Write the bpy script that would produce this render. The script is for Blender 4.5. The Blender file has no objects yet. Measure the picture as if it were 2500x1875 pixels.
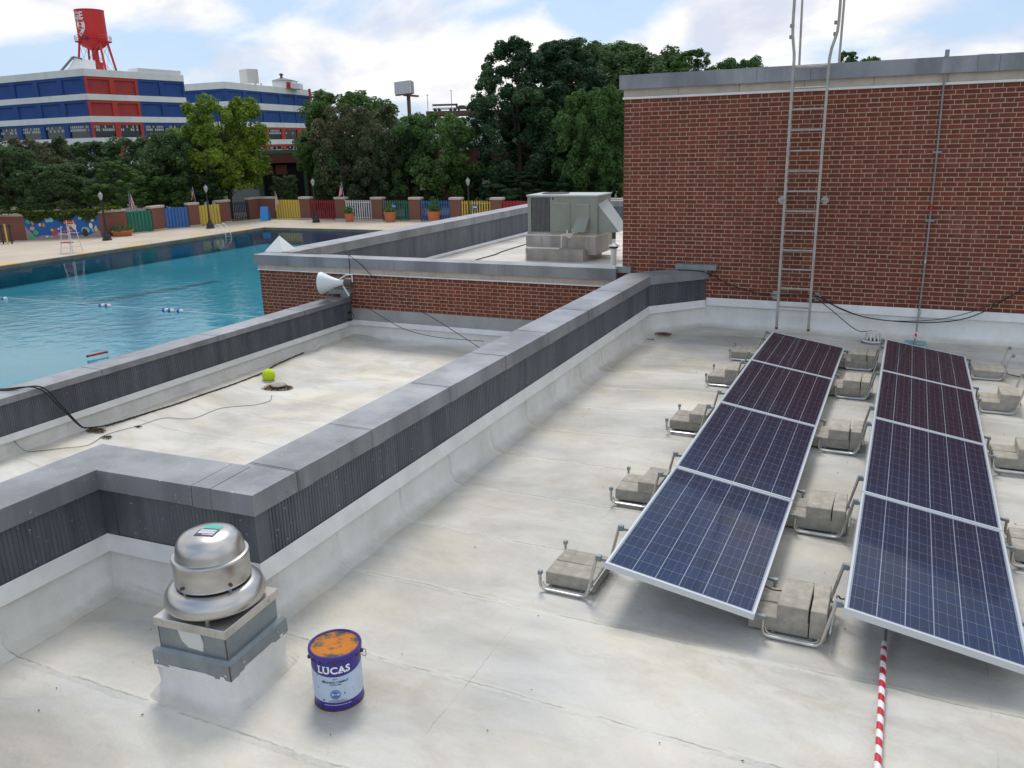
import bpy, bmesh, math, random
from mathutils import Vector, Matrix, noise as mnoise
R = math.radians
random.seed(7)
C = bpy.context.scene.collection
SC = bpy.context.scene

# ---------------------------------------------------------------- camera, light, exposure
CAM_F, PITCH, ROLL, YAW, CAMZ = 2057.6, 0.27952, 0.025721, 0.439329, 3.2
fw = Vector((-math.sin(YAW)*math.cos(PITCH), math.cos(YAW)*math.cos(PITCH), -math.sin(PITCH)))
rt = Vector((math.cos(YAW), math.sin(YAW), 0)); dn = fw.cross(rt)
rt2 = math.cos(ROLL)*rt + math.sin(ROLL)*dn; dn2 = -math.sin(ROLL)*rt + math.cos(ROLL)*dn
cd = bpy.data.cameras.new('camera'); cam = bpy.data.objects.new('camera', cd); C.objects.link(cam)
cd.sensor_width = 36; cd.lens = CAM_F/2500*36; cd.clip_end = 3000; cd.clip_start = .05
m = Matrix((rt2, -dn2, -fw)).transposed().to_4x4(); m.translation = (0, 0, CAMZ); cam.matrix_world = m
SC.camera = cam
SUN_EL, SUN_AZ = R(58), R(-28)          # azimuth measured from +Y towards +X
w = bpy.data.worlds.new('World'); SC.world = w; w.use_nodes = True
nt = w.node_tree; N = nt.nodes; L = nt.links; N.clear()
out = N.new('ShaderNodeOutputWorld'); bg = N.new('ShaderNodeBackground'); sky = N.new('ShaderNodeTexSky')
sky.sky_type = 'NISHITA'; sky.sun_disc = False; sky.sun_elevation = SUN_EL; sky.sun_rotation = SUN_AZ
sky.air_density = 1.0; sky.dust_density = 1.2; sky.ozone_density = 1.0
bg.inputs['Strength'].default_value = .1
tc = N.new('ShaderNodeTexCoord'); sep = N.new('ShaderNodeSeparateXYZ'); L.new(tc.outputs['Generated'], sep.inputs[0])
def wmath(op, a, b=None, cl=False):
    n = N.new('ShaderNodeMath'); n.operation = op; n.use_clamp = cl
    for i, v in enumerate((a, b)):
        if v is None: continue
        if isinstance(v, (int, float)): n.inputs[i].default_value = v
        else: L.new(v, n.inputs[i])
    return n.outputs[0]
zz = wmath('ADD', wmath('MAXIMUM', sep.outputs[2], 0), .42)
cmb = N.new('ShaderNodeCombineXYZ'); L.new(wmath('DIVIDE', sep.outputs[0], zz), cmb.inputs[0]); L.new(wmath('DIVIDE', sep.outputs[1], zz), cmb.inputs[1])
cmb.inputs[2].default_value = 3.1
def wnoise(scale, det, rough, off):
    mp = N.new('ShaderNodeMapping'); mp.inputs['Location'].default_value = off; L.new(cmb.outputs[0], mp.inputs[0])
    n = N.new('ShaderNodeTexNoise'); n.inputs['Scale'].default_value = scale; n.inputs['Detail'].default_value = det; n.inputs['Roughness'].default_value = rough
    n.inputs['Distortion'].default_value = .35
    L.new(mp.outputs[0], n.inputs['Vector']); return n.outputs['Fac']
n1 = wnoise(2.1, 8, .50, (2.3, .4, 0)); n2 = wnoise(4.2, 9, .52, (5, 1, 2))
def wramp(f, stops):
    r = N.new('ShaderNodeValToRGB'); L.new(f, r.inputs[0]); e = r.color_ramp.elements
    e[0].position, e[0].color = stops[0]; e[1].position, e[1].color = stops[-1]
    for p_, c_ in stops[1:-1]:
        k = e.new(p_); k.color = c_
    return r.outputs[0]
mask = wramp(n1, [(.43, (.08, .08, .08, 1)), (.49, (.7, .7, .7, 1)), (.54, (1, 1, 1, 1))])
ccol = wramp(n2, [(.36, (5.9, 6.25, 7.3, 1)), (.46, (7.3, 7.4, 7.9, 1)), (.54, (8.8, 8.6, 8.2, 1))])
skl = N.new('ShaderNodeMix'); skl.data_type = 'RGBA'; skl.inputs['Factor'].default_value = .62
L.new(sky.outputs[0], skl.inputs['A']); skl.inputs['B'].default_value = (3.9, 5.7, 8.4, 1)
mx = N.new('ShaderNodeMix'); mx.data_type = 'RGBA'; L.new(mask, mx.inputs['Factor']); L.new(skl.outputs['Result'], mx.inputs['A']); L.new(ccol, mx.inputs['B'])
L.new(mx.outputs['Result'], bg.inputs['Color']); L.new(bg.outputs[0], out.inputs[0])
sd = bpy.data.lights.new('sun', 'SUN'); sd.energy = 1.7; sd.angle = R(18); sd.color = (1, .94, .86)
sun = bpy.data.objects.new('sun', sd); C.objects.link(sun)
sdir = Vector((math.sin(SUN_AZ)*math.cos(SUN_EL), math.cos(SUN_AZ)*math.cos(SUN_EL), math.sin(SUN_EL)))
sun.rotation_euler = sdir.to_track_quat('Z', 'Y').to_euler(); sun.location = (0, 0, 30)
vs = SC.view_settings; vs.view_transform = 'Standard'; vs.look = 'None'; vs.exposure = .30; vs.gamma = 1; vs.use_curve_mapping = False

# ---------------------------------------------------------------- survey helpers: points of the place on known planes
def _ray(x, y): return rt2*((x-1250)/CAM_F) + dn2*((y-937.5)/CAM_F) + fw
def gz(x, y, z): r = _ray(x, y); return Vector((0, 0, CAMZ)) + r*((z-CAMZ)/r.z)
def gy(x, y, Y): r = _ray(x, y); return Vector((0, 0, CAMZ)) + r*(Y/r.y)
def gd(x, y, d):
    r = _ray(x, y); return Vector((0, 0, CAMZ)) + r*(d/(r.x*-math.sin(YAW)+r.y*math.cos(YAW)))

# ---------------------------------------------------------------- materials
MATS = {}
def pm(name, col, col2=None, scale=3.0, rough=.6, metal=0.0, bump=None, vary=0.0, detail=5, stretch=(1, 1, 1), contrast=(.35, .65), spec=.5, island=False, objrand=False, coat=0):
    """principled material with a noise-mixed colour, optional bump and per-piece value variation"""
    mt = bpy.data.materials.new(name); mt.use_nodes = True; t = mt.node_tree; b = t.nodes['Principled BSDF']
    b.inputs['Roughness'].default_value = rough; b.inputs['Metallic'].default_value = metal; b.inputs['Specular IOR Level'].default_value = spec
    if coat: b.inputs['Coat Weight'].default_value = coat
    co = t.nodes.new('ShaderNodeTexCoord'); mp = t.nodes.new('ShaderNodeMapping'); t.links.new(co.outputs['Object'], mp.inputs[0])
    mp.inputs['Scale'].default_value = stretch
    src = None
    if col2 is not None:
        n = t.nodes.new('ShaderNodeTexNoise'); n.inputs['Scale'].default_value = scale; n.inputs['Detail'].default_value = detail; n.inputs['Roughness'].default_value = .6
        t.links.new(mp.outputs[0], n.inputs['Vector'])
        r = t.nodes.new('ShaderNodeValToRGB'); t.links.new(n.outputs['Fac'], r.inputs[0])
        r.color_ramp.elements[0].position = contrast[0]; r.color_ramp.elements[0].color = (*col, 1)
        r.color_ramp.elements[1].position = contrast[1]; r.color_ramp.elements[1].color = (*col2, 1)
        src = r.outputs[0]
    else: b.inputs['Base Color'].default_value = (*col, 1)
    if vary:
        h = t.nodes.new('ShaderNodeHueSaturation')
        if src: t.links.new(src, h.inputs['Color'])
        else: h.inputs['Color'].default_value = (*col, 1)
        g = t.nodes.new('ShaderNodeNewGeometry'); oi = t.nodes.new('ShaderNodeObjectInfo')
        a = t.nodes.new('ShaderNodeMath'); a.operation = 'ADD'
        if island: t.links.new(g.outputs['Random Per Island'], a.inputs[0])
        else: a.inputs[0].default_value = 0
        if objrand: t.links.new(oi.outputs['Random'], a.inputs[1])
        else: a.inputs[1].default_value = 0
        fr = t.nodes.new('ShaderNodeMath'); fr.operation = 'FRACT'; t.links.new(a.outputs[0], fr.inputs[0])
        mr = t.nodes.new('ShaderNodeMapRange'); t.links.new(fr.outputs[0], mr.inputs[0]); mr.inputs[3].default_value = 1-vary; mr.inputs[4].default_value = 1+vary
        t.links.new(mr.outputs[0], h.inputs['Value']); src = h.outputs[0]
    if src: t.links.new(src, b.inputs['Base Color'])
    if bump:
        n = t.nodes.new('ShaderNodeTexNoise'); n.inputs['Scale'].default_value = bump[0]; n.inputs['Detail'].default_value = 6
        t.links.new(mp.outputs[0], n.inputs['Vector'])
        bp = t.nodes.new('ShaderNodeBump'); bp.inputs['Strength'].default_value = bump[1]; bp.inputs['Distance'].default_value = bump[2] if len(bump) > 2 else .01
        t.links.new(n.outputs['Fac'], bp.inputs['Height']); t.links.new(bp.outputs[0], b.inputs['Normal'])
    MATS[name] = mt; return mt

def weather(mt, amount, col, scale=.5, stretch=(1, 1, .25), lo=.50, hi=.70, fleck=0, loc=(0, 0, 0)):
    "stains with shapes of their own laid over a material's colour, by position in the place"
    t = mt.node_tree; b = t.nodes['Principled BSDF']; g = t.nodes.new('ShaderNodeNewGeometry'); mp = t.nodes.new('ShaderNodeMapping'); t.links.new(g.outputs['Position'], mp.inputs[0]); mp.inputs['Scale'].default_value = stretch; mp.inputs['Location'].default_value = loc
    def lay(sc, det, lo_, hi_, amt, cl, src_):
        n = t.nodes.new('ShaderNodeTexNoise'); n.inputs['Scale'].default_value = sc; n.inputs['Detail'].default_value = det; n.inputs['Roughness'].default_value = .65; t.links.new((mp if det > 3 else g).outputs['Vector' if det > 3 else 'Position'], n.inputs['Vector'])
        mr = t.nodes.new('ShaderNodeMapRange'); t.links.new(n.outputs['Fac'], mr.inputs[0]); mr.inputs[1].default_value = lo_; mr.inputs[2].default_value = hi_; mr.inputs[3].default_value = 0; mr.inputs[4].default_value = amt
        x = t.nodes.new('ShaderNodeMix'); x.data_type = 'RGBA'; t.links.new(mr.outputs[0], x.inputs['Factor'])
        if src_ is not None: t.links.new(src_, x.inputs['A'])
        else: x.inputs['A'].default_value = b.inputs['Base Color'].default_value
        x.inputs['B'].default_value = (*cl, 1); t.links.new(x.outputs['Result'], b.inputs['Base Color']); return x.outputs['Result']
    src = b.inputs['Base Color'].links[0].from_socket if b.inputs['Base Color'].links else None
    src = lay(scale, 8, lo, hi, amount, col, src)
    if fleck: lay(38, 2, .70, .73, fleck, (.62, .62, .62), src)
    return mt
M = {}
M['brick'] = pm('red_brick', (.140, .033, .018), (.198, .047, .025), 9, .85, bump=(60, .4, .003), vary=.2, island=True, objrand=True)
M['mortar'] = pm('mortar', (.42, .30, .22), (.50, .37, .27), 12, .9, bump=(90, .4, .002))
M['stone'] = pm('limestone', (.46, .40, .34), (.54, .48, .41), 5, .85, bump=(50, .3, .002), vary=.06, objrand=True)
M['paint_white'] = pm('white_coating', (.66, .67, .66), (.76, .77, .76), 4, .45, bump=(8, .25, .01))
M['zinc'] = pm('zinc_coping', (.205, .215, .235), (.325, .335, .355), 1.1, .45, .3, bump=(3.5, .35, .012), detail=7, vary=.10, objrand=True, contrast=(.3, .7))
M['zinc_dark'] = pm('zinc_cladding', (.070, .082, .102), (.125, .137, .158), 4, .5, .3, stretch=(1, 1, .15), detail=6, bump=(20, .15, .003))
M['galv'] = pm('galvanised_sheet', (.20, .235, .25), (.28, .31, .32), 5, .5, .4, detail=6, bump=(10, .12, .003))
M['alu'] = pm('spun_aluminium', (.42, .41, .395), (.56, .55, .53), 3, .32, .92, bump=(18, .06, .002), stretch=(1, 1, 3))
M['steel'] = pm('brushed_steel', (.50, .48, .44), (.62, .60, .57), 4, .34, .85, detail=4)
M['ladder'] = pm('ladder_aluminium', (.36, .34, .31), (.47, .45, .42), 6, .5, .5)
M['frame'] = pm('panel_frame', (.60, .64, .67), None, rough=.4, metal=.35)
M['concrete'] = pm('concrete_block', (.30, .275, .23), (.42, .39, .335), 14, .9, bump=(120, .6, .004), vary=.08, objrand=True)
M['curb'] = pm('weathered_curb', (.33, .31, .28), (.46, .44, .41), 2.6, .7, detail=7, stretch=(1, 1, .4))
M['hvac'] = pm('hvac_green_grey', (.235, .265, .225), (.275, .305, .26), 2, .5, bump=(30, .1, .002))
M['hvac_top'] = pm('hvac_pale_top', (.42, .46, .45), None, rough=.5)
M['coil'] = pm('condenser_coil', (.035, .03, .027), (.07, .062, .055), 9, .7)
M['black'] = pm('black_rubber', (.012, .012, .013), None, rough=.5)
M['iron'] = pm('black_iron', (.014, .014, .016), None, rough=.45)
M['rust'] = pm('rusty_metal', (.13, .05, .02), (.06, .04, .03), 20, .8)
M['pvc'] = pm('cream_pvc', (.68, .66, .58), None, rough=.4)
M['vent'] = pm('vent_white', (.62, .62, .60), None, rough=.5)
M['blue_can'] = pm('can_blue_paint', (.028, .02, .20), (.045, .03, .26), 12, .38)
M['label'] = pm('can_label', (.42, .52, .68), (.50, .60, .74), 6, .4)
M['ink_white'] = pm('white_ink', (.78, .80, .84), None, rough=.5)
M['ink_dark'] = pm('dark_ink', (.03, .03, .06), None, rough=.5)
M['ink_blue'] = pm('blue_ink', (.06, .12, .38), None, rough=.5)
M['rustlid'] = pm('orange_rust_lid', (.50, .17, .018), (.085, .085, .06), 9, .9, contrast=(.52, .62), bump=(40, .5, .002))
M['ball'] = pm('tennis_felt', (.55, .72, .02), None, rough=.95, bump=(200, .4, .002))
M['debris'] = pm('leaf_litter', (.06, .035, .015), (.16, .095, .045), 30, .95, vary=.4, island=True)
M['horn'] = pm('horn_white', (.62, .68, .68), None, rough=.45)
M['red_paint'] = pm('red_band', (.50, .02, .03), None, rough=.45)
M['tape_white'] = pm('white_band', (.74, .74, .74), None, rough=.45)
M['plate_blue'] = pm('pale_blue_plate', (.22, .36, .42), None, rough=.5)
M['deck'] = pm('pool_deck', (.44, .37, .29), (.52, .45, .36), .3, .85, detail=6)
M['deck_edge'] = pm('pool_gutter_edge', (.10, .10, .085), (.16, .155, .13), 1, .8)
M['yellow_mark'] = pm('yellow_deck_paint', (.58, .38, .10), None, rough=.8)
M['asphalt'] = pm('asphalt', (.045, .045, .047), (.065, .065, .065), 2, .9)
M['grass'] = pm('ground_grass', (.035, .06, .02), (.06, .085, .03), .4, .95)
M['cap'] = pm('pier_cap', (.40, .36, .30), (.48, .44, .38), 1, .85)
M['gate_green'] = pm('gate_green', (.012, .16, .10), None, rough=.5)
M['gate_blue'] = pm('gate_blue', (.03, .13, .38), None, rough=.5)
M['gate_yellow'] = pm('gate_yellow', (.58, .42, .06), None, rough=.5)
M['gate_dark'] = pm('gate_dark', (.01, .012, .025), None, rough=.5)
M['gate_red'] = pm('gate_red', (.30, .012, .022), None, rough=.5)
M['gate_white'] = pm('gate_white', (.62, .62, .62), None, rough=.5)
M['bld_blue'] = pm('building_blue', (.012, .058, .225), (.016, .070, .26), .5, .8)
M['bld_red'] = pm('building_red', (.46, .05, .035), None, rough=.8)
M['bld_redpanel'] = pm('building_red_panel', (.32, .035, .035), (.38, .045, .04), .5, .8)
M['bld_white'] = pm('building_white', (.70, .73, .73), (.78, .79, .78), .2, .8)
M['bld_cream'] = pm('building_cream', (.62, .61, .56), None, rough=.8)
M['glass_dark'] = pm('window_glass', (.02, .025, .03), None, rough=.12)
M['glass_pale'] = pm('pale_pane', (.42, .48, .48), None, rough=.4)
M['roof_grey'] = pm('roof_grey', (.16, .17, .18), None, rough=.8)
M['tank_red'] = pm('tank_red', (.52, .016, .018), (.58, .02, .022), .3, .5)
M['tank_rust'] = pm('rusty_tank', (.60, .56, .48), (.48, .20, .04), .45, .8, stretch=(1, 1, .3), contrast=(.40, .50))
M['garage_green'] = pm('garage_green', (.06, .14, .06), None, rough=.7)
M['dark'] = pm('dark_interior', (.008, .008, .010), None, rough=.9)
M['steel_brown'] = pm('bridge_brown', (.10, .06, .05), (.15, .08, .06), .2, .8)
M['bill'] = pm('billboard_face', (.55, .57, .60), None, rough=.6)
M['terracotta'] = pm('terracotta', (.50, .15, .06), None, rough=.8)
M['flag_red'] = pm('flag_red', (.45, .02, .03), None, rough=.8)
M['flag_white'] = pm('flag_white', (.7, .7, .7), None, rough=.8)
M['flag_blue'] = pm('flag_blue', (.03, .04, .25), None, rough=.8)
M['lamp_glass'] = pm('lamp_globe', (.32, .35, .32), None, rough=.3)
M['bark'] = pm('bark', (.05, .04, .03), (.09, .07, .055), 2, .95)
M['car_silver'] = pm('car_silver', (.45, .46, .47), None, rough=.3, metal=.5, coat=.5)
M['car_dark'] = pm('car_dark_paint', (.03, .035, .04), None, rough=.3, coat=.5)
M['car_red'] = pm('car_red_paint', (.30, .02, .02), None, rough=.3, coat=.5)
M['wall_pale'] = pm('pale_metal_wall', (.30, .33, .35), None, rough=.7)
M['board_blue'] = pm('blue_board', (.04, .25, .62), None, rough=.5)
def leafmat(name, a, b):
    mt = pm(name, a, b, .35, .6, vary=.42, island=True, objrand=True, detail=3, contrast=(.4, .6), spec=.25); t = mt.node_tree; b_ = t.nodes['Principled BSDF']
    tl = t.nodes.new('ShaderNodeBsdfTranslucent'); ms = t.nodes.new('ShaderNodeMixShader'); ms.inputs[0].default_value = .42; src = b_.inputs['Base Color'].links[0].from_socket
    t.links.new(src, tl.inputs[0]); t.links.new(b_.outputs[0], ms.inputs[1]); t.links.new(tl.outputs[0], ms.inputs[2]); t.links.new(ms.outputs[0], t.nodes['Material Output'].inputs[0])
    return mt
M['leaf_dark'] = leafmat('leaf_dark', (.072, .132, .052), (.105, .178, .068))
M['leaf_deep'] = leafmat('leaf_deep', (.042, .096, .044), (.080, .148, .062))
M['leaf_mid'] = leafmat('leaf_mid', (.084, .165, .045), (.120, .215, .060))
M['leaf_yellow'] = leafmat('leaf_yellow', (.150, .245, .026), (.205, .300, .038))
M['leaf_olive'] = leafmat('leaf_olive', (.120, .122, .065), (.085, .132, .055))
M['leaf_ivy'] = leafmat('leaf_ivy', (.060, .095, .012), (.11, .14, .022))
M['pool_paint'] = pm('pool_paint', (.004, .24, .355), (.008, .30, .42), .15, .7)

weather(M['brick'], .55, (.085, .030, .020), .9, (1, 1, .35), .50, .72); weather(M['brick'], .30, (.36, .24, .17), 2.2, (1, 1, .6), .60, .74, loc=(4, 0, 3))
weather(M['mortar'], .5, (.24, .18, .13), 1.2, (1, 1, .4), .48, .7); weather(M['stone'], .5, (.26, .22, .18), 2.5, (1, 1, .2), .52, .72)
weather(M['zinc'], .6, (.115, .118, .13), 1.6, (1, 1, .12), .46, .66, fleck=.7); weather(M['zinc'], .45, (.40, .41, .43), 2.6, (1, 1, .2), .58, .74, loc=(7, 2, 1))
weather(M['zinc_dark'], .5, (.17, .185, .21), 5, (1, 1, .06), .52, .72, fleck=.5); weather(M['galv'], .5, (.36, .37, .37), 6, (1, 1, .3), .55, .7)
weather(M['concrete'], .4, (.24, .21, .17), 3, (1, 1, 1), .5, .7); weather(M['curb'], .55, (.20, .18, .155), 1.8, (1, 1, .1), .48, .68); weather(M['hvac'], .4, (.17, .19, .155), 2.2, (1, 1, .12), .5, .7)
weather(M['bld_white'], .35, (.48, .49, .47), .25, (1, 1, .1), .5, .7); weather(M['tank_red'], .35, (.36, .02, .02), .7, (1, 1, .1), .5, .7); weather(M['deck'], .4, (.34, .29, .23), .12, (1, 1, 1), .48, .66)
for k_ in ('gate_green', 'gate_blue', 'gate_yellow', 'gate_red', 'gate_white'): weather(M[k_], .35, (.18, .16, .14), .9, (1, 1, .2), .5, .7)
weather(M['steel'], .4, (.34, .31, .27), 6, (1, 1, 1), .5, .65); weather(M['blue_can'], .5, (.10, .06, .08), 14, (1, 1, .5), .58, .68)
# --- roof membrane: wrinkled white coating with stains, lap seams and hair cracks
def roofmat(name, warm, z0=None):
    mt = bpy.data.materials.new(name); mt.use_nodes = True; t = mt.node_tree; b = t.nodes['Principled BSDF']; nd = t.nodes; lk = t.links
    co = nd.new('ShaderNodeTexCoord')
    def noi(scale, det, st=(1, 1, 1), rough=.6, loc=(0, 0, 0), rot=0, dist=0):
        mp = nd.new('ShaderNodeMapping'); mp.inputs['Scale'].default_value = st; mp.inputs['Location'].default_value = loc; mp.inputs['Rotation'].default_value = (0, 0, rot)
        lk.new(co.outputs['Object'], mp.inputs[0]); n = nd.new('ShaderNodeTexNoise'); n.inputs['Scale'].default_value = scale; n.inputs['Detail'].default_value = det
        n.inputs['Roughness'].default_value = rough; n.inputs['Distortion'].default_value = dist; lk.new(mp.outputs[0], n.inputs['Vector']); return n.outputs['Fac']
    def ramp(f, stops):
        r = nd.new('ShaderNodeValToRGB'); lk.new(f, r.inputs[0]); e = r.color_ramp.elements
        e[0].position, e[0].color = stops[0][0], (*stops[0][1], 1); e[1].position, e[1].color = stops[-1][0], (*stops[-1][1], 1)
        for p_, c_ in stops[1:-1]: k = e.new(p_); k.color = (*c_, 1)
        return r.outputs[0]
    def mixc(f, a, bb, blend='MIX'):
        x = nd.new('ShaderNodeMix'); x.data_type = 'RGBA'; x.blend_type = blend
        if isinstance(f, float): x.inputs['Factor'].default_value = f
        else: lk.new(f, x.inputs['Factor'])
        for k, v in (('A', a), ('B', bb)):
            if isinstance(v, tuple): x.inputs[k].default_value = (*v, 1)
            else: lk.new(v, x.inputs[k])
        return x.outputs['Result']
    def ma(op, a, bb=None):
        n = nd.new('ShaderNodeMath'); n.operation = op
        for i, v in enumerate((a, bb)):
            if v is None: continue
            if isinstance(v, (int, float)): n.inputs[i].default_value = v
            else: lk.new(v, n.inputs[i])
        return n.outputs[0]
    base = ramp(noi(.62, 9, (.85, 1.15, 1), .62, rot=.25, dist=.4), [(.30, (.37, .355, .315)), (.42, (.46, .45, .41)), (.52, (.54, .53, .49)), (.68, (.62, .62, .60))])
    cool = ramp(noi(1.1, 7, (.8, 1.3, 1), .62, (4, 2, 0), .2), [(.35, (.93, .96, 1.04)), (.65, (1.04, 1.0, .93))])
    c = mixc(.8, base, cool, 'MULTIPLY')
    dirt = ramp(noi(1.3, 10, (.7, 1.4, 1), .72, (9, 3, 0), .3, .5), [(.50, (0, 0, 0)), (.74, (1, 1, 1))])
    c = mixc(ma('MULTIPLY', dirt, .55), c, (.34, .325, .285))
    rip = noi(1.15, 2.5, (.42, 1.15, 1), .5, (2, 5, 0), .16, .45)
    c = mixc(1.0, c, ramp(rip, [(.30, (.84, .85, .87)), (.48, (1, 1, 1)), (.64, (1.07, 1.06, 1.04))]), 'MULTIPLY')  # ripple light and dark painted into the colour: crests paler, troughs darker
    stn = ramp(noi(.8, 8, (.9, 1.2, 1), .68, (6.2, 1.5, 0), dist=.6), [(.56, (0, 0, 0)), (.70, (1, 1, 1))])
    c = mixc(ma('MULTIPLY', stn, .46), c, (.31, .265, .185))
    spk = ramp(noi(70, 4, (1, 1, 1), .7), [(.66, (0, 0, 0)), (.74, (1, 1, 1))])
    c = mixc(ma('MULTIPLY', spk, .35), c, (.22, .21, .19))
    sp = nd.new('ShaderNodeSeparateXYZ'); lk.new(co.outputs['Object'], sp.inputs[0])
    wob = noi(1.2, 5); fine = noi(14, 4)
    def seam(axis, per, off, width, amp):
        v = ma('ADD', ma('ADD', sp.outputs[axis], ma('MULTIPLY', ma('SUBTRACT', wob, .5), amp)), ma('MULTIPLY', ma('SUBTRACT', fine, .5), .03))
        f = ma('FRACT', ma('DIVIDE', ma('ADD', v, off), per)); d = ma('MULTIPLY', ma('ABSOLUTE', ma('SUBTRACT', f, .5)), per)
        mr = nd.new('ShaderNodeMapRange'); lk.new(d, mr.inputs[0]); mr.inputs[1].default_value = 0; mr.inputs[2].default_value = width; mr.inputs[3].default_value = 1; mr.inputs[4].default_value = 0
        return mr.outputs[0]
    s1 = seam(1, .92, .2, .05, .10); s1b = seam(1, .92, .2, .010, .10)
    s2 = seam(0, 2.9, .75, .006, .10)
    brk = ramp(noi(3.1, 4, (1, 1, 1), .6, (1, 7, 0)), [(.42, (0, 0, 0)), (.56, (1, 1, 1))])
    c = mixc(ma('MULTIPLY', s1, .45), c, (.66, .65, .60))
    c = mixc(ma('MULTIPLY', ma('MULTIPLY', s1b, brk), .75), c, (.20, .185, .16))
    c = mixc(ma('MULTIPLY', ma('MULTIPLY', s2, brk), .5), c, (.22, .20, .17))
    vo = nd.new('ShaderNodeTexVoronoi'); vo.feature = 'DISTANCE_TO_EDGE'; vo.inputs['Scale'].default_value = 30; lk.new(co.outputs['Object'], vo.inputs['Vector'])
    cr = nd.new('ShaderNodeMapRange'); lk.new(vo.outputs['Distance'], cr.inputs[0]); cr.inputs[1].default_value = 0; cr.inputs[2].default_value = .035; cr.inputs[3].default_value = 1; cr.inputs[4].default_value = 0
    cz = ramp(noi(1.3, 6, (1, 1, 1), .65, (3, 3, 0)), [(.57, (0, 0, 0)), (.66, (1, 1, 1))])
    c = mixc(ma('MULTIPLY', ma('MULTIPLY', cr.outputs[0], cz), .45), c, (.26, .24, .21))
    c = mixc(1.0, c, warm, 'MULTIPLY')
    if z0 is not None:      # white on the upstand, blending into the roof colour towards the floor
        zr = nd.new('ShaderNodeMapRange'); zr.interpolation_type = 'SMOOTHSTEP'; lk.new(ma('ADD', sp.outputs[2], ma('MULTIPLY', ma('SUBTRACT', noi(3.5, 6), .5), .10)), zr.inputs[0])
        zr.inputs[1].default_value = z0-.005; zr.inputs[2].default_value = z0+.085
        wh = ramp(noi(1.8, 7, (1, 1, .5)), [(.32, (.60, .60, .56)), (.60, (.74, .74, .715))]); c = mixc(zr.outputs[0], c, wh)
    lk.new(c, b.inputs['Base Color'])
    b.inputs['Roughness'].default_value = .55; b.inputs['Specular IOR Level'].default_value = .35
    hb = ma('ADD', ma('MULTIPLY', rip, .9), ma('MULTIPLY', noi(26, 5), .045))
    hb = ma('ADD', hb, ma('MULTIPLY', s1, .10))
    bp = nd.new('ShaderNodeBump'); bp.inputs['Strength'].default_value = .9; bp.inputs['Distance'].default_value = .14; lk.new(hb, bp.inputs['Height']); lk.new(bp.outputs[0], b.inputs['Normal'])
    return mt
M['roof'] = roofmat('roof_membrane', (1.0, .99, .96)); M['roof_clean'] = roofmat('roof_membrane_low', (1.12, 1.10, 1.05))
M['upstand'] = roofmat('upstand_membrane', (1.04, 1.03, 1.0), 0.0); M['upstand_low'] = roofmat('upstand_membrane_low', (1.12, 1.10, 1.05), -.74)

def brick_tex(name, sc, c1=(.15, .045, .030), c2=(.20, .062, .040), mo=(.20, .10, .07)):
    mt = bpy.data.materials.new(name); mt.use_nodes = True; t = mt.node_tree; b = t.nodes['Principled BSDF']; b.inputs['Roughness'].default_value = .9
    co = t.nodes.new('ShaderNodeTexCoord'); s = t.nodes.new('ShaderNodeSeparateXYZ'); t.links.new(co.outputs['Object'], s.inputs[0])
    a = t.nodes.new('ShaderNodeMath'); a.operation = 'ADD'; t.links.new(s.outputs[0], a.inputs[0]); t.links.new(s.outputs[1], a.inputs[1])
    cb = t.nodes.new('ShaderNodeCombineXYZ'); t.links.new(a.outputs[0], cb.inputs[0]); t.links.new(s.outputs[2], cb.inputs[1])
    k = t.nodes.new('ShaderNodeTexBrick'); t.links.new(cb.outputs[0], k.inputs['Vector']); k.inputs['Scale'].default_value = sc
    k.inputs['Color1'].default_value = (*c1, 1); k.inputs['Color2'].default_value = (*c2, 1); k.inputs['Mortar'].default_value = (*mo, 1)
    k.inputs['Mortar Size'].default_value = .018; k.inputs['Brick Width'].default_value = .22; k.inputs['Row Height'].default_value = .075
    t.links.new(k.outputs[0], b.inputs['Base Color']); return mt
M['brick_far'] = brick_tex('far_brick', 1.0)
M['brick_dull'] = brick_tex('dull_brick', 1.0, (.13, .03, .022), (.17, .042, .03), (.16, .07, .05))

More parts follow.
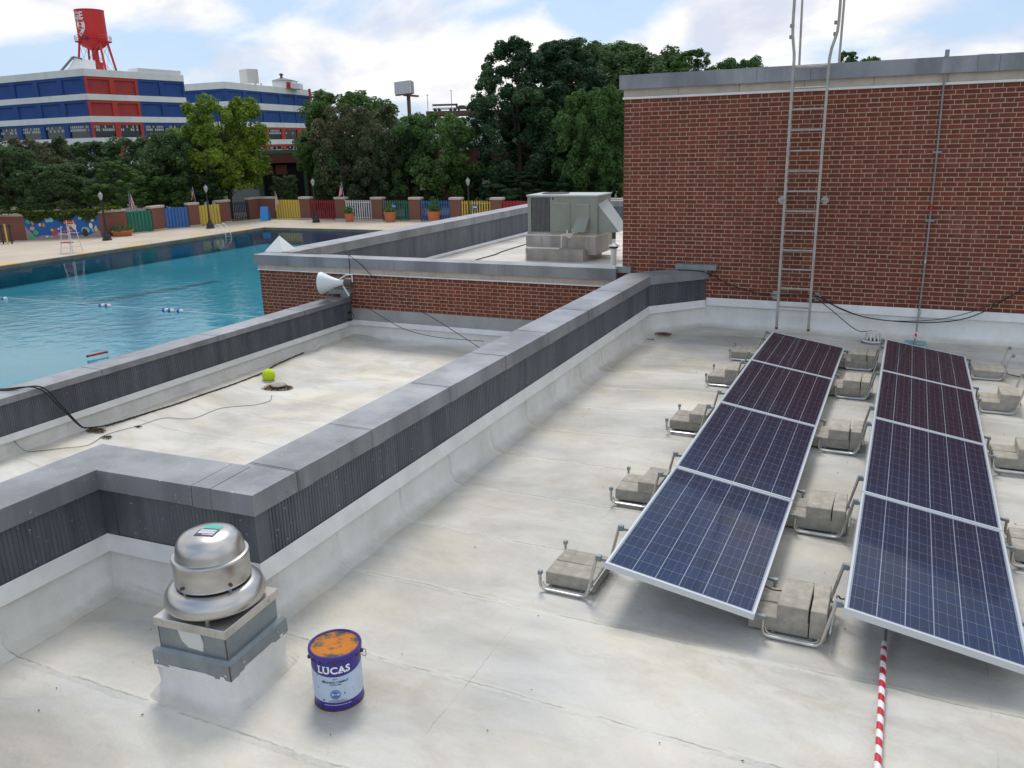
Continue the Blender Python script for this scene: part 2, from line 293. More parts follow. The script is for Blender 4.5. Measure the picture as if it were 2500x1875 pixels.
def water_mat():
    mt = bpy.data.materials.new('pool_water'); mt.use_nodes = True; t = mt.node_tree; nd = t.nodes; lk = t.links; nd.clear()
    o = nd.new('ShaderNodeOutputMaterial'); mix = nd.new('ShaderNodeMixShader'); tr = nd.new('ShaderNodeBsdfTransparent'); gl = nd.new('ShaderNodeBsdfGlossy')
    tr.inputs[0].default_value = (.80, .96, .98, 1); gl.inputs['Roughness'].default_value = .02
    co = nd.new('ShaderNodeTexCoord'); mp = nd.new('ShaderNodeMapping'); mp.inputs['Scale'].default_value = (1, 1, 1); lk.new(co.outputs['Object'], mp.inputs[0])
    n = nd.new('ShaderNodeTexNoise'); n.inputs['Scale'].default_value = 1.3; n.inputs['Detail'].default_value = 5; n.inputs['Roughness'].default_value = .55; lk.new(mp.outputs[0], n.inputs['Vector'])
    # wind: the far end lies calm, the near end is ruffled
    n2 = nd.new('ShaderNodeTexNoise'); n2.inputs['Scale'].default_value = .07; n2.inputs['Detail'].default_value = 3; lk.new(mp.outputs[0], n2.inputs['Vector'])
    mr = nd.new('ShaderNodeMapRange'); lk.new(n2.outputs['Fac'], mr.inputs[0]); mr.inputs[1].default_value = .35; mr.inputs[2].default_value = .65; mr.inputs[3].default_value = .05; mr.inputs[4].default_value = .42
    bp = nd.new('ShaderNodeBump'); bp.inputs['Distance'].default_value = .12; lk.new(mr.outputs[0], bp.inputs['Strength']); lk.new(n.outputs['Fac'], bp.inputs['Height'])
    fr = nd.new('ShaderNodeFresnel'); fr.inputs[0].default_value = 1.33; lk.new(bp.outputs[0], fr.inputs['Normal']); lk.new(bp.outputs[0], gl.inputs['Normal'])
    lk.new(fr.outputs[0], mix.inputs[0]); lk.new(tr.outputs[0], mix.inputs[1]); lk.new(gl.outputs[0], mix.inputs[2]); lk.new(mix.outputs[0], o.inputs[0]); return mt
M['water'] = water_mat()

def cell_mat():
    """polycrystalline cell: blue flakes, three busbars and fine fingers along the cell"""
    mt = bpy.data.materials.new('solar_cell'); mt.use_nodes = True; t = mt.node_tree; nd = t.nodes; lk = t.links; b = nd['Principled BSDF']
    co = nd.new('ShaderNodeTexCoord'); s = nd.new('ShaderNodeSeparateXYZ'); lk.new(co.outputs['Object'], s.inputs[0])
    n = nd.new('ShaderNodeTexVoronoi'); n.inputs['Scale'].default_value = 55; lk.new(co.outputs['Object'], n.inputs['Vector'])
    r = nd.new('ShaderNodeValToRGB'); lk.new(n.outputs['Color'], r.inputs[0]); r.color_ramp.elements[0].color = (.004, .014, .055, 1); r.color_ramp.elements[1].color = (.007, .022, .080, 1)
    oi = nd.new('ShaderNodeObjectInfo'); h = nd.new('ShaderNodeHueSaturation'); mr = nd.new('ShaderNodeMapRange'); lk.new(oi.outputs['Random'], mr.inputs[0]); mr.inputs[3].default_value = .8; mr.inputs[4].default_value = 1.2
    lk.new(mr.outputs[0], h.inputs['Value']); lk.new(r.outputs[0], h.inputs['Color'])
    f = None
    for off in (-.054, 0, .054):
        a = nd.new('ShaderNodeMath'); a.operation = 'SUBTRACT'; lk.new(s.outputs[0], a.inputs[0]); a.inputs[1].default_value = off
        c_ = nd.new('ShaderNodeMath'); c_.operation = 'ABSOLUTE'; lk.new(a.outputs[0], c_.inputs[0])
        l_ = nd.new('ShaderNodeMath'); l_.operation = 'LESS_THAN'; lk.new(c_.outputs[0], l_.inputs[0]); l_.inputs[1].default_value = .0010
        if f is None: f = l_.outputs[0]
        else:
            q = nd.new('ShaderNodeMath'); q.operation = 'MAXIMUM'; lk.new(f, q.inputs[0]); lk.new(l_.outputs[0], q.inputs[1]); f = q.outputs[0]
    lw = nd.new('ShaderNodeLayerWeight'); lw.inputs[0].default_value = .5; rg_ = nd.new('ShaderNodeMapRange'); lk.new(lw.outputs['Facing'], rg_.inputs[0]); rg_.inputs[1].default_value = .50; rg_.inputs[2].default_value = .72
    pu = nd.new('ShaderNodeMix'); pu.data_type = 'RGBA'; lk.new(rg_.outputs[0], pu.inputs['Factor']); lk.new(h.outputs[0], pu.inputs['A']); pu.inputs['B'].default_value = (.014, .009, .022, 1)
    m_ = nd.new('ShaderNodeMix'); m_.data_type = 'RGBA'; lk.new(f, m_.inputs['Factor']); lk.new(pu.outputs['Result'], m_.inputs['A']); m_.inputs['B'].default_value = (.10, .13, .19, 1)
    lk.new(m_.outputs['Result'], b.inputs['Base Color']); b.inputs['Roughness'].default_value = .35; b.inputs['Specular IOR Level'].default_value = .2
    b.inputs['Coat Weight'].default_value = .6; b.inputs['Coat Roughness'].default_value = .05; b.inputs['Coat IOR'].default_value = 1.33; return mt
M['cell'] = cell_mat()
M['backsheet'] = pm('backsheet', (.24, .28, .35), None, rough=.4, coat=.5)
def stripe_mat():
    mt = bpy.data.materials.new('red_white_tape'); mt.use_nodes = True; t = mt.node_tree; nd = t.nodes; lk = t.links; b = nd['Principled BSDF']
    co = nd.new('ShaderNodeTexCoord'); s = nd.new('ShaderNodeSeparateXYZ'); lk.new(co.outputs['Object'], s.inputs[0])
    a = nd.new('ShaderNodeMath'); a.operation = 'MULTIPLY_ADD'; lk.new(s.outputs[0], a.inputs[0]); a.inputs[1].default_value = .8; lk.new(s.outputs[1], a.inputs[2])
    d = nd.new('ShaderNodeMath'); d.operation = 'DIVIDE'; lk.new(a.outputs[0], d.inputs[0]); d.inputs[1].default_value = .135
    f = nd.new('ShaderNodeMath'); f.operation = 'FRACT'; lk.new(d.outputs[0], f.inputs[0])
    g = nd.new('ShaderNodeMath'); g.operation = 'GREATER_THAN'; lk.new(f.outputs[0], g.inputs[0]); g.inputs[1].default_value = .5
    m_ = nd.new('ShaderNodeMix'); m_.data_type = 'RGBA'; lk.new(g.outputs[0], m_.inputs['Factor']); m_.inputs['A'].default_value = (.50, .018, .035, 1); m_.inputs['B'].default_value = (.74, .74, .74, 1)
    lk.new(m_.outputs['Result'], b.inputs['Base Color']); b.inputs['Roughness'].default_value = .35; return mt
M['stripe'] = stripe_mat()

# ---------------------------------------------------------------- mesh builder
class MB:
    def __init__(s): s.v = []; s.f = []
    def add(s, vs, fs):
        o = len(s.v); s.v += [tuple(v) for v in vs]; s.f += [tuple(i+o for i in f) for f in fs]; return s
    def box(s, x0, x1, y0, y1, z0, z1, rz=0, piv=(0, 0)):
        vs = [(x, y, z) for z in (z0, z1) for y in (y0, y1) for x in (x0, x1)]
        if rz:
            c, n = math.cos(rz), math.sin(rz); vs = [(piv[0]+(x-piv[0])*c-(y-piv[1])*n, piv[1]+(x-piv[0])*n+(y-piv[1])*c, z) for x, y, z in vs]
        return s.add(vs, [(0, 2, 3, 1), (4, 5, 7, 6), (0, 1, 5, 4), (2, 6, 7, 3), (0, 4, 6, 2), (1, 3, 7, 5)])
    def bbox(s, x0, x1, y0, y1, z0, z1, b=.006):
        "box with chamfered top edges"
        vs = [(x0, y0, z0), (x1, y0, z0), (x1, y1, z0), (x0, y1, z0), (x0, y0, z1-b), (x1, y0, z1-b), (x1, y1, z1-b), (x0, y1, z1-b), (x0+b, y0+b, z1), (x1-b, y0+b, z1), (x1-b, y1-b, z1), (x0+b, y1-b, z1)]
        fs = [(3, 2, 1, 0), (8, 9, 10, 11)] + [(i, (i+1) % 4, 4+(i+1) % 4, 4+i) for i in range(4)] + [(4+i, 4+(i+1) % 4, 8+(i+1) % 4, 8+i) for i in range(4)]
        return s.add(vs, fs)
    def beam(s, a, b, wd, h=None, up=(0, 0, 1)):
        a = Vector(a); b = Vector(b); d = (b-a).normalized(); u = Vector(up); sd_ = d.cross(u)
        if sd_.length < 1e-4: sd_ = d.cross(Vector((1, 0, 0)))
        sd_.normalize(); u = sd_.cross(d); h = h or wd; vs = []
        for p_ in (a, b):
            for i, j in ((-1, -1), (1, -1), (1, 1), (-1, 1)): vs.append(p_ + sd_*i*wd/2 + u*j*h/2)
        return s.add(vs, [(3, 2, 1, 0), (4, 5, 6, 7), (0, 1, 5, 4), (1, 2, 6, 5), (2, 3, 7, 6), (3, 0, 4, 7)])
    def tube(s, path, r, n=8, caps=True):
        pts = [Vector(p_) for p_ in path]; rs = r if isinstance(r, (list, tuple)) else [r]*len(pts); rings = []
        t0 = (pts[1]-pts[0]).normalized(); u = t0.cross(Vector((0, 0, 1)))
        if u.length < 1e-3: u = t0.cross(Vector((1, 0, 0)))
        u.normalize()
        for i, p_ in enumerate(pts):
            d = (pts[min(i+1, len(pts)-1)]-pts[max(i-1, 0)])
            if d.length < 1e-9: d = t0
            d.normalize(); u = (u - d*u.dot(d))
            if u.length < 1e-4: u = d.orthogonal()
            u.normalize(); v = d.cross(u)
            rings.append([p_ + (u*math.cos(k*2*math.pi/n)+v*math.sin(k*2*math.pi/n))*rs[i] for k in range(n)])
        vs = [q for r_ in rings for q in r_]; fs = []
        for i in range(len(pts)-1):
            for k in range(n): fs.append((i*n+k, i*n+(k+1) % n, (i+1)*n+(k+1) % n, (i+1)*n+k))
        if caps: fs += [tuple(range(n))[::-1], tuple((len(pts)-1)*n+k for k in range(n))]
        return s.add(vs, fs)
    def lathe(s, prof, c=(0, 0, 0), n=32, close=False):
        vs = []; fs = []
        for r_, z in prof:
            for k in range(n): a = k*2*math.pi/n; vs.append((c[0]+r_*math.cos(a), c[1]+r_*math.sin(a), c[2]+z))
        for i in range(len(prof)-1):
            for k in range(n): fs.append((i*n+k, i*n+(k+1) % n, (i+1)*n+(k+1) % n, (i+1)*n+k))
        if close: fs += [tuple(range(n))[::-1], tuple((len(prof)-1)*n+k for k in range(n))]
        return s.add(vs, fs)
    def poly(s, pts, ext):
        "flat polygon pts extruded by vector ext"
        n = len(pts); e = Vector(ext); vs = [Vector(p_) for p_ in pts] + [Vector(p_)+e for p_ in pts]
        return s.add(vs, [tuple(range(n)), tuple(range(2*n-1, n-1, -1))] + [(i, i+n, (i+1) % n+n, (i+1) % n) for i in range(n)])
    def mesh(s, name, mat, smooth=False):
        me = bpy.data.meshes.new(name); me.from_pydata(s.v, [], s.f); me.validate()
        bm = bmesh.new(); bm.from_mesh(me); bmesh.ops.recalc_face_normals(bm, faces=bm.faces); bm.to_mesh(me); bm.free()
        if mat: me.materials.append(mat)
        if smooth:
            for p_ in me.polygons: p_.use_smooth = True
            me.set_sharp_from_angle(angle=R(35))
        return me
    def build(s, name, mat, parent=None, smooth=False, kind=None, label=None):
        o = bpy.data.objects.new(name, s.mesh(name, mat, smooth)); C.objects.link(o)
        if parent is not None: o.parent = parent; o.matrix_parent_inverse = Matrix.Identity(4)
        if kind: o['kind'] = kind
        if label: o['label'] = label
        return o
def thing(name, label, cat, loc=(0, 0, 0), rz=0, group=None):
    o = bpy.data.objects.new(name, None); C.objects.link(o); o.location = loc; o.rotation_euler = (0, 0, rz); o.empty_display_size = .1
    tag(o, label, cat, group); return o
def tag(o, label, cat, group=None):
    o['label'] = label; o['category'] = cat
    if group: o['group'] = group
    return o
def struct(o): o['kind'] = 'structure'; return o
def mobj(name, me, parent=None, loc=(0, 0, 0)):
    o = bpy.data.objects.new(name, me); C.objects.link(o); o.location = loc
    if parent is not None: o.parent = parent
    return o
def dup(o, parent=None):
    c = o.copy(); C.objects.link(c)
    if parent is not None: c.parent = parent
    for ch in list(o.children): dup(ch, c)
    return c
def bez(pts, n=12):
    "smooth curve through the points (Catmull-Rom)"
    P_ = [Vector(q) for q in pts]; P_ = [P_[0]*2-P_[1]] + P_ + [P_[-1]*2-P_[-2]]; r_ = []
    for i in range(1, len(P_)-2):
        a, b, c, d = P_[i-1:i+3]
        for k in range(n):
            t = k/n; r_.append(.5*((2*b)+(c-a)*t+(2*a-5*b+4*c-d)*t*t+(3*b-a-3*c+d)*t**3))
    return r_ + [P_[-2]]
def sweep(path, prof, i0=0, i1=None, closed=True, caps=True):
    "profile of (offset to the right, z) swept along a plan polyline with mitred corners; returns MB"
    pts = [Vector(q) for q in path]; i1 = len(pts)-1 if i1 is None else i1; mb = MB(); rows = []
    for i in range(i0, i1+1):
        d0 = (pts[i]-pts[i-1]).normalized() if i > 0 else None; d1 = (pts[i+1]-pts[i]).normalized() if i < len(pts)-1 else None
        d0 = d0 or d1; d1 = d1 or d0; n0 = Vector((d0.y, -d0.x)); n1 = Vector((d1.y, -d1.x)); mt_ = (n0+n1).normalized(); mt_ = mt_/max(.3, mt_.dot(n0))
        rows.append([(pts[i].x+mt_.x*o_, pts[i].y+mt_.y*o_, z) for o_, z in prof])
    k = len(prof); vs = [q for r_ in rows for q in r_]; fs = []
    for i in range(len(rows)-1):
        for j in range(k if closed else k-1): fs.append((i*k+j, i*k+(j+1) % k, (i+1)*k+(j+1) % k, (i+1)*k+j))
    if closed and caps: fs += [tuple(range(k)), tuple((len(rows)-1)*k+j for j in range(k))[::-1]]
    return mb.add(vs, fs)
def cut(path, ds):
    "insert break points every given distance list; returns new path and the break indices"
    pts = [Vector(q) for q in path]; L_ = [0]
    for a, b in zip(pts, pts[1:]): L_.append(L_[-1]+(b-a).length)
    allp = [(l, p_, False) for l, p_ in zip(L_, pts)]
    for d in ds:
        for i in range(len(pts)-1):
            if L_[i] < d < L_[i+1]: allp.append((d, pts[i].lerp(pts[i+1], (d-L_[i])/(L_[i+1]-L_[i])), True))
    allp.sort(key=lambda q: q[0]); idx = [0]+[i for i, q in enumerate(allp) if q[2]]+[len(allp)-1]
    return [q[1] for q in allp], idx

def roofz(x, y):
    c = .062*math.exp(-((y-9.9)/1.7)**2) * min(1, max(0, (x+3.4)/1.2))
    return c
def strip_floor(x, y):
    s_ = min(1, max(0, (-9.55-x)/.75)); return -.74+.075*s_*s_*(3-2*s_)+.012*mnoise.noise(Vector((x*.8, y*1.3, 5)))+.006*mnoise.noise(Vector((x*2, y*4, 1)))
def on_strip(px, py, h=0):
    "point of the sunken roof strip (with its coved edge) seen along a sight line"
    z = -.68
    for _ in range(12):
        q = gz(px, py, z); f_ = strip_floor(q.x, q.y); d_ = q.x+10.61; cv_ = 0
        pr = [(0, .22), (.026, .14), (.05, .075), (.095, .03), (.19, .006), (.3, 0)]
        for (a0, h0), (a1, h1) in zip(pr, pr[1:]):
            if d_ <= a1: cv_ = h0+(h1-h0)*max(0, (d_-a0))/(a1-a0); break
        z = z*.4+(f_+cv_)*.6
    return Vector((q.x, q.y, z+h))
def wr(x, y):
    q = mnoise.noise(Vector((x*.35+.4*mnoise.noise(Vector((x*.5, y*.5, 1))), (y+.12*x)*1.35, 5)))
    return roofz(x, y) + .012*mnoise.noise(Vector((x*.7, y*1.5, 3))) + .022*(.35-abs(q)) + .005*mnoise.noise(Vector((x*1.9, y*4.2, 9)))

# ================================================================ SETTING
g = MB(); gx_ = [-1500, -58.5, -13.2, 1500]; gy_ = [-600, -20.5, 67.1, 2500]
for i in range(3):
    for j in range(3):
        if i == 1 and j == 1: continue
        g.add([(gx_[i], gy_[j], -4.75), (gx_[i+1], gy_[j], -4.75), (gx_[i+1], gy_[j+1], -4.75), (gx_[i], gy_[j+1], -4.75)], [(0, 1, 2, 3)])
struct(g.build('ground', M['grass']))
# street beyond the pool fence
g = MB().add([(-140, 30, -4.60), (-71.5, 50, -4.60), (-70.5, 80.2, -4.60), (-5, 80.2, -4.60), (-5, 99, -4.60), (-100, 99, -4.60), (-140, 80, -4.60)], [tuple(range(7))])
struct(g.build('road', M['asphalt']))
# pool deck as a sheet with the pool opening, water and basin
PX0, PX1, PY0, PY1 = -58.2, -13.5, -20.0, 66.8
d = MB(); zt = -4.4
xs = [-90, PX0, PX1, -4]; ys = [-40, PY0, PY1, 77.4]
for i in range(3):
    for j in range(3):
        if i == 1 and j == 1: continue
        d.add([(xs[i], ys[j], zt), (xs[i+1], ys[j], zt), (xs[i+1], ys[j+1], zt), (xs[i], ys[j+1], zt)], [(0, 1, 2, 3)])
dk = struct(d.build('pool_deck', M['deck']))
b = MB(); zb, zw = -5.9, -4.62
for a_, b_ in (((PX0, PY0), (PX1, PY0)), ((PX1, PY0), (PX1, PY1)), ((PX1, PY1), (PX0, PY1)), ((PX0, PY1), (PX0, PY0))):
    b.add([(a_[0], a_[1], zb), (b_[0], b_[1], zb), (b_[0], b_[1], zt-.004), (a_[0], a_[1], zt-.004)], [(0, 1, 2, 3)])
b.add([(PX0, PY0, zb), (PX1, PY0, zb), (PX1, PY1, zb), (PX0, PY1, zb)], [(0, 1, 2, 3)])
struct(b.build('pool_basin', M['pool_paint']))
e = MB()
for x0, x1, y0, y1 in ((PX0-.35, PX0+.06, PY0, PY1+.35), (PX0+.06, PX1, PY1-.06, PY1+.35)): e.box(x0, x1, y0, y1, zt-.35, zt+.02)
struct(e.build('pool_edge', M['deck_edge']))
wv = MB().add([(PX0+.05, PY0, zw), (PX1, PY0, zw), (PX1, PY1-.05, zw), (PX0+.05, PY1-.05, zw)], [(0, 1, 2, 3)])
struct(wv.build('water', M['water']))
# painted drain line on the pool bottom
q0 = gz(194, 745, zb+.004); q1 = gz(533, 686, zb+.004); dd = (q1-q0).normalized(); nn = Vector((-dd.y, dd.x, 0))*.45
struct(MB().add([q0-nn, q1-nn, q1+nn, q0+nn], [(0, 1, 2, 3)]).build('pool_floor_line', pm('pool_line', (.010, .13, .19), None, rough=.8), dk))
ym = MB()
for (x0, y0, x1, y1) in ((-1, 650, 40, 640), (185, 618.5, 210, 615), (315, 603, 375, 595), (480, 578, 510, 574), (590, 562.5, 620, 558.5), (785, 555.3, 822, 556.2)):
    a_ = gz(x0, y0, zt+.006); b_ = gz(x1, y1, zt+.006); d_ = (b_-a_).normalized(); n_ = Vector((-d_.y, d_.x, 0))
    if abs(d_.y) > abs(d_.x): a_.x = b_.x = PX0-.45
    else: a_.y = b_.y = PY1+.45
    n_ = Vector((-1.2, 0, 0)) if abs(d_.y) > abs(d_.x) else Vector((0, 1.2, 0))
    ym.add([a_, b_, b_+n_, a_+n_], [(0, 1, 2, 3)])
struct(ym.build('deck_markings', M['yellow_mark'], dk))

# main roof
def grid_roof(name, x0, x1, y0, y1, st, keep, zf, mat):
    nx = int((x1-x0)/st); ny = int((y1-y0)/st); idx = {}; mb = MB()
    def vid(i, j):
        if (i, j) not in idx:
            x = x0+i*st; y = y0+j*st; idx[(i, j)] = len(mb.v); mb.v.append((x, y, zf(x, y)))
        return idx[(i, j)]
    for i in range(nx):
        for j in range(ny):
            if keep(x0+(i+.5)*st, y0+(j+.5)*st): mb.f.append((vid(i, j), vid(i+1, j), vid(i+1, j+1), vid(i, j+1)))
    o = mb.build(name, mat)
    for p_ in o.data.polygons: p_.use_smooth = True
    return struct(o)
grid_roof('roof', -5.45, 6.6, -2.5, 15.0, .07, lambda x, y: (y < 4.1 or x > -4.0) and not (x < -3.2 and y > 14.2), wr, M['roof'])
grid_roof('roof', -11.0, -3.9, -2.5, 14.75, .09, lambda x, y: x < -5.4 or y > 4.15, strip_floor, M['roof_clean'])
grid_roof('roof', -13.0, -4.6, 14.7, 32.2, .25, lambda x, y: True, lambda x, y: .01*mnoise.noise(Vector((x, y, 2))), M['roof_clean'])
# body of the building under the roofs
bb = MB(); bb.box(-5.35, 6.5, -2.4, 14.9, -4.7, -.08); bb.box(-11.0, -5.35, -2.4, 14.6, -4.7, -.80); bb.box(-13.0, -4.8, 14.75, 32.2, -4.7, -.08)
bo = bb.build('wall', M['brick_far']); tb = thing('low_building', 'low building carrying the white flat roofs beside the pool', 'building'); bo.parent = tb

# ================================================================ PARAPETS
def rivet(mb, p_, nrm, r_=.009):
    n_ = Vector(nrm).normalized(); u = n_.orthogonal().normalized(); v = n_.cross(u); p_ = Vector(p_)
    vs = [p_+(u*math.cos(k*1.0472)+v*math.sin(k*1.0472))*r_ for k in range(6)] + [p_+n_*r_*.7]
    mb.add(vs, [(k, (k+1) % 6, 6) for k in range(6)])
def parapet(name, label, clad, ztop, zcop, zbase, zband, zfloor, width, seams, over=.04, corr=True, ramp=.15, back=None, plates=True, cove=True):
    t = thing(name, label, 'parapet')
    bz = zfloor-.1 if back is None else back
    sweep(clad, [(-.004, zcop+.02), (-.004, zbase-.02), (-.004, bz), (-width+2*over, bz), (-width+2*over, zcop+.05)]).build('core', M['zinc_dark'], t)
    # ribbed cladding
    pts = [Vector(q) for q in clad]; fine = []; offs = []
    tot = 0
    for a_, b_ in zip(pts, pts[1:]):
        ln = (b_-a_).length; n_ = max(2, int(ln/.034)) if corr else 1
        for k in range(n_):
            for (f_, o_) in (((k+.0)/n_, 0), ((k+.12)/n_, .007), ((k+.88)/n_, .004)) if corr else (((k)/n_, .004),):
                fine.append(a_.lerp(b_, f_)); nv = (b_-a_).normalized(); offs.append(Vector((nv.y, -nv.x))*o_)
    fine.append(pts[-1]); offs.append(offs[-1])
    mb = MB(); vs = []
    for p_, o_ in zip(fine, offs): vs += [(p_.x+o_.x, p_.y+o_.y, zcop+.03), (p_.x+o_.x, p_.y+o_.y, zbase)]
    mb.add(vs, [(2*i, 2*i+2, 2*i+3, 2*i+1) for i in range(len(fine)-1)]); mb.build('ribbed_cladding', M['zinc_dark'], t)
    # corner strips on the cladding
    cs = MB()
    for i in range(1, len(pts)-1):
        d0 = (pts[i]-pts[i-1]).normalized(); d1 = (pts[i+1]-pts[i]).normalized()
        sub = [pts[i]-d0*.13, pts[i], pts[i]+d1*.13]; k = sweep(sub, [(.010, zcop+.02), (.010, zbase-.004), (-.002, zbase-.004), (-.002, zcop+.02)]); cs.add(k.v, k.f)
    if len(pts) > 2: cs.build('corner_strip', M['zinc_dark'], t)
    rv = MB()
    for a_, b_ in zip(pts, pts[1:]):
        ln = (b_-a_).length; nv = (b_-a_).normalized(); nr = Vector((nv.y, -nv.x, 0)); k = .3
        while k < ln-.1:
            p_ = a_+(b_-a_)*k/ln
            for z in (zbase+.05, (zbase+zcop)/2+.1): rivet(rv, (p_.x+nr.x*.007, p_.y+nr.y*.007, z), nr)
            rivet(rv, (p_.x+nr.x*(over+.008), p_.y+nr.y*(over+.008), (zcop+ztop)/2-.03), nr, .010); k += .62
    rv.build('rivets', M['galv'], t, kind='stuff')
    # flashing band and coved membrane
    bd, ib = cut(clad, [k*3.05+1.1 for k in range(8)])
    if cove:
        for a_, b_ in zip(ib, ib[1:]):
            sweep(bd, [(.014, zbase+.006), (.046, zband), (.038, zband-.003), (.004, zbase-.02)], a_, b_).build('flashing_strip', M['paint_white'], t)
        sw = MB(); fine2 = []
        for p0, p1 in zip(pts, pts[1:]):
            n_ = max(2, int((p1-p0).length/.16))
            for k in range(n_):
                q_ = p0.lerp(p1, k/n_)
                if k == 0 or ((q_-p0).length > .32 or p0 == pts[0]) and (q_-p1).length > .32: fine2.append(q_)
        fine2.append(pts[-1]); h = zband-zfloor
        k = sweep(fine2, [(.012, zband+.02), (.022, zfloor+h*.42), (.04, zfloor+h*.20), (.075, zfloor+h*.09), (ramp, zfloor+.006), (ramp+.06, zfloor-.03)], closed=False)
        vv = []
        for x, y, z in k.v:
            nz = mnoise.noise(Vector((x*2.3, y*2.3, z*4))); vv.append((x+nz*.006, y+mnoise.noise(Vector((x*2, y*2, 7)))*.006, z+(.006*nz if zfloor+.02 < z < zband else 0)))
        o = MB().add(vv, k.f).build('membrane_upstand', M['upstand_low' if zfloor < -.5 else 'upstand'], t)
        for p_ in o.data.polygons: p_.use_smooth = True
    # coping panels
    outer = [Vector(q) for q in clad]; cp, ic = cut(outer, seams); a = .008
    for a_, b_ in zip(ic, ic[1:]):
        prof = [(over, ztop), (over+a, zcop), (over-.012, zcop-.002), (over-.014, ztop-.03), (over-width+.014, ztop-.03), (over-width+.012, zcop+.03), (over-width-a, zcop+.03), (over-width, ztop+.004)]
        sub = list(cp); # leave a hairline joint
        if a_ > 0: sub[a_] = cp[a_]+(cp[a_+1]-cp[a_]).normalized()*.003
        if b_ < len(cp)-1: sub[b_] = cp[b_]-(cp[b_]-cp[b_-1]).normalized()*.003
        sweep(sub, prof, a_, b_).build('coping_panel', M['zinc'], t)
    if plates:
        for i in ic[1:-1]:
            d_ = (cp[i+1]-cp[i-1]).normalized(); sub = [cp[i]+d_*.02, cp[i]+d_*.17]
            sweep(sub, [(over+.003, ztop+.0035), (over+a+.003, zcop-.003), (over+a-.004, zcop-.003), (over-.004, ztop-.004), (over-width+.01, ztop-.004), (over-width+.01, ztop+.007)]).build('cover_plate', M['zinc'], t)
    return t
main_clad = [(-5.273, -2.5), (-5.273, 3.968), (-3.857, 4.025), (-3.905, 13.86), (-3.10, 14.78)]
lens = [6.468, 6.468+1.417]
seams = [2.2, 4.4, lens[0]+.93, lens[1]+.42]+[lens[1]+s_ for s_ in (1.38, 2.70, 3.98, 5.2, 6.65, 8.2)]+[lens[1]+9.83-.02+.0]
parapet('parapet_wall', 'long ribbed grey zinc parapet with jogged corner running from front left to the brick wall', main_clad, .966, .817, .437, .317, 0.0, .435, seams, back=-.85)
parapet('parapet_wall', 'lower grey zinc parapet along the pool, left of the sunken roof strip', [(-10.62, -2.5), (-10.60, 14.60)], .131, .044, -.38, -.465, -.74, .44, [1.4+k*2.35 for k in range(7)]+[2.9, 9.0], back=-4.4, ramp=.2)

# ================================================================ BRICK WALLS
def brickwall(parent, x0, x1, Y, z0, z1, course, module, limit, skip=None, jig=.002):
    """Flemish bond as real bricks, each shared mesh; the nearest ones are single objects, the rest one part"""
    jt = .0112*module/.3; hw = (module-2*jt)/3; sw_ = hw*2; dep = .10; items = []
    n = int(round((z1-z0)/course)); rnd = random.Random(11)
    for c_ in range(n):
        z = z0+c_*course; x = x0-(0 if c_ % 2 == 0 else module/2)
        k = 0
        while x < x1:
            wd = hw if k % 2 == 0 else sw_; xa, xb = x+jt/2, x+jt/2+wd
            x += wd+jt; k += 1
            a_, b_ = max(xa, x0+.001), min(xb, x1-.001)
            if b_-a_ < .03: continue
            if skip and skip((a_+b_)/2, z+course/2): continue
            cut_ = (a_ > xa+1e-6 or b_ < xb-1e-6)
            items.append((a_, b_, z+jt*.5, z+course-jt*.5, k % 2, cut_))
    def mesh(wd, h):
        b_ = .004; return MB().add([(0, dep, 0), (wd, dep, 0), (wd, dep, h), (0, dep, h), (0, b_, 0), (wd, b_, 0), (wd, b_, h), (0, b_, h), (b_, 0, b_), (wd-b_, 0, b_), (wd-b_, 0, h-b_), (b_, 0, h-b_)],
            [(8, 9, 10, 11), (4, 5, 9, 8), (5, 6, 10, 9), (6, 7, 11, 10), (7, 4, 8, 11), (0, 1, 5, 4), (1, 2, 6, 5), (2, 3, 7, 6), (3, 0, 4, 7)])
    h = course-jt; me = {1: mesh(hw, h).mesh('brick', M['brick']), 0: mesh(sw_, h).mesh('brick', M['brick'])}
    items.sort(key=lambda q: ((q[0]+q[1])/2)**2+Y**2+((q[2]-CAMZ)*.9)**2 - (q[1]-q[0])*30*(q[0] < 1.75) + (q[0] > 1.75)*900)
    rest = MB(); cnt = 0
    for a_, b_, z, zt_, hd, ct in items:
        yo = rnd.uniform(-jig, jig); zo = rnd.uniform(-.0015, .0015)
        if cnt < limit and not ct: mobj('brick', me[hd], parent, (a_, Y+yo, z+zo)); cnt += 1
        else:
            k = mesh(b_-a_, zt_-z); rest.add([(v[0]+a_, v[1]+Y+yo, v[2]+z+zo) for v in k.v], k.f)
    rest.build('brick', M['brick'], parent, kind='stuff')
TW = thing('brick_tower', 'tall red brick block with limestone band and grey zinc coping behind the solar panels', 'building')
c48 = (3.855-.481)/48
core = MB(); core.box(-4.64, 6.5, 14.7505, 24, -1.0, 4.0); core.build('mortar_core', M['mortar'], TW)
sd_ = MB(); sd_.box(-4.655, -4.645, 14.77, 24, -1, 4.0); sd_.build('side_wall', M['brick_far'], TW)
brickwall(TW, -4.652, 3.2, 14.745, .481-7*c48, 3.855, c48, .3295, 300, skip=lambda x, z: z < .5 and x > -3.3)
sx = [-4.66]+[-3.71+k*1.01 for k in range(8)]
for a_, b_ in zip(sx, sx[1:]): MB().bbox(a_+.004, b_-.004, 14.735, 15.0, 3.895, 4.03).build('stone_block', M['stone'], TW)
MB().box(-4.67, 3.4, 14.715, 14.95, 3.855, 3.892).build('painted_ledge', M['paint_white'], TW)
cp = [-4.715, -3.2, -3.05, -1.1, .12, .35+.4, .95, 3.4]
cx = [-4.715, -2.62, -1.95+.35, .70, .98, 3.4]
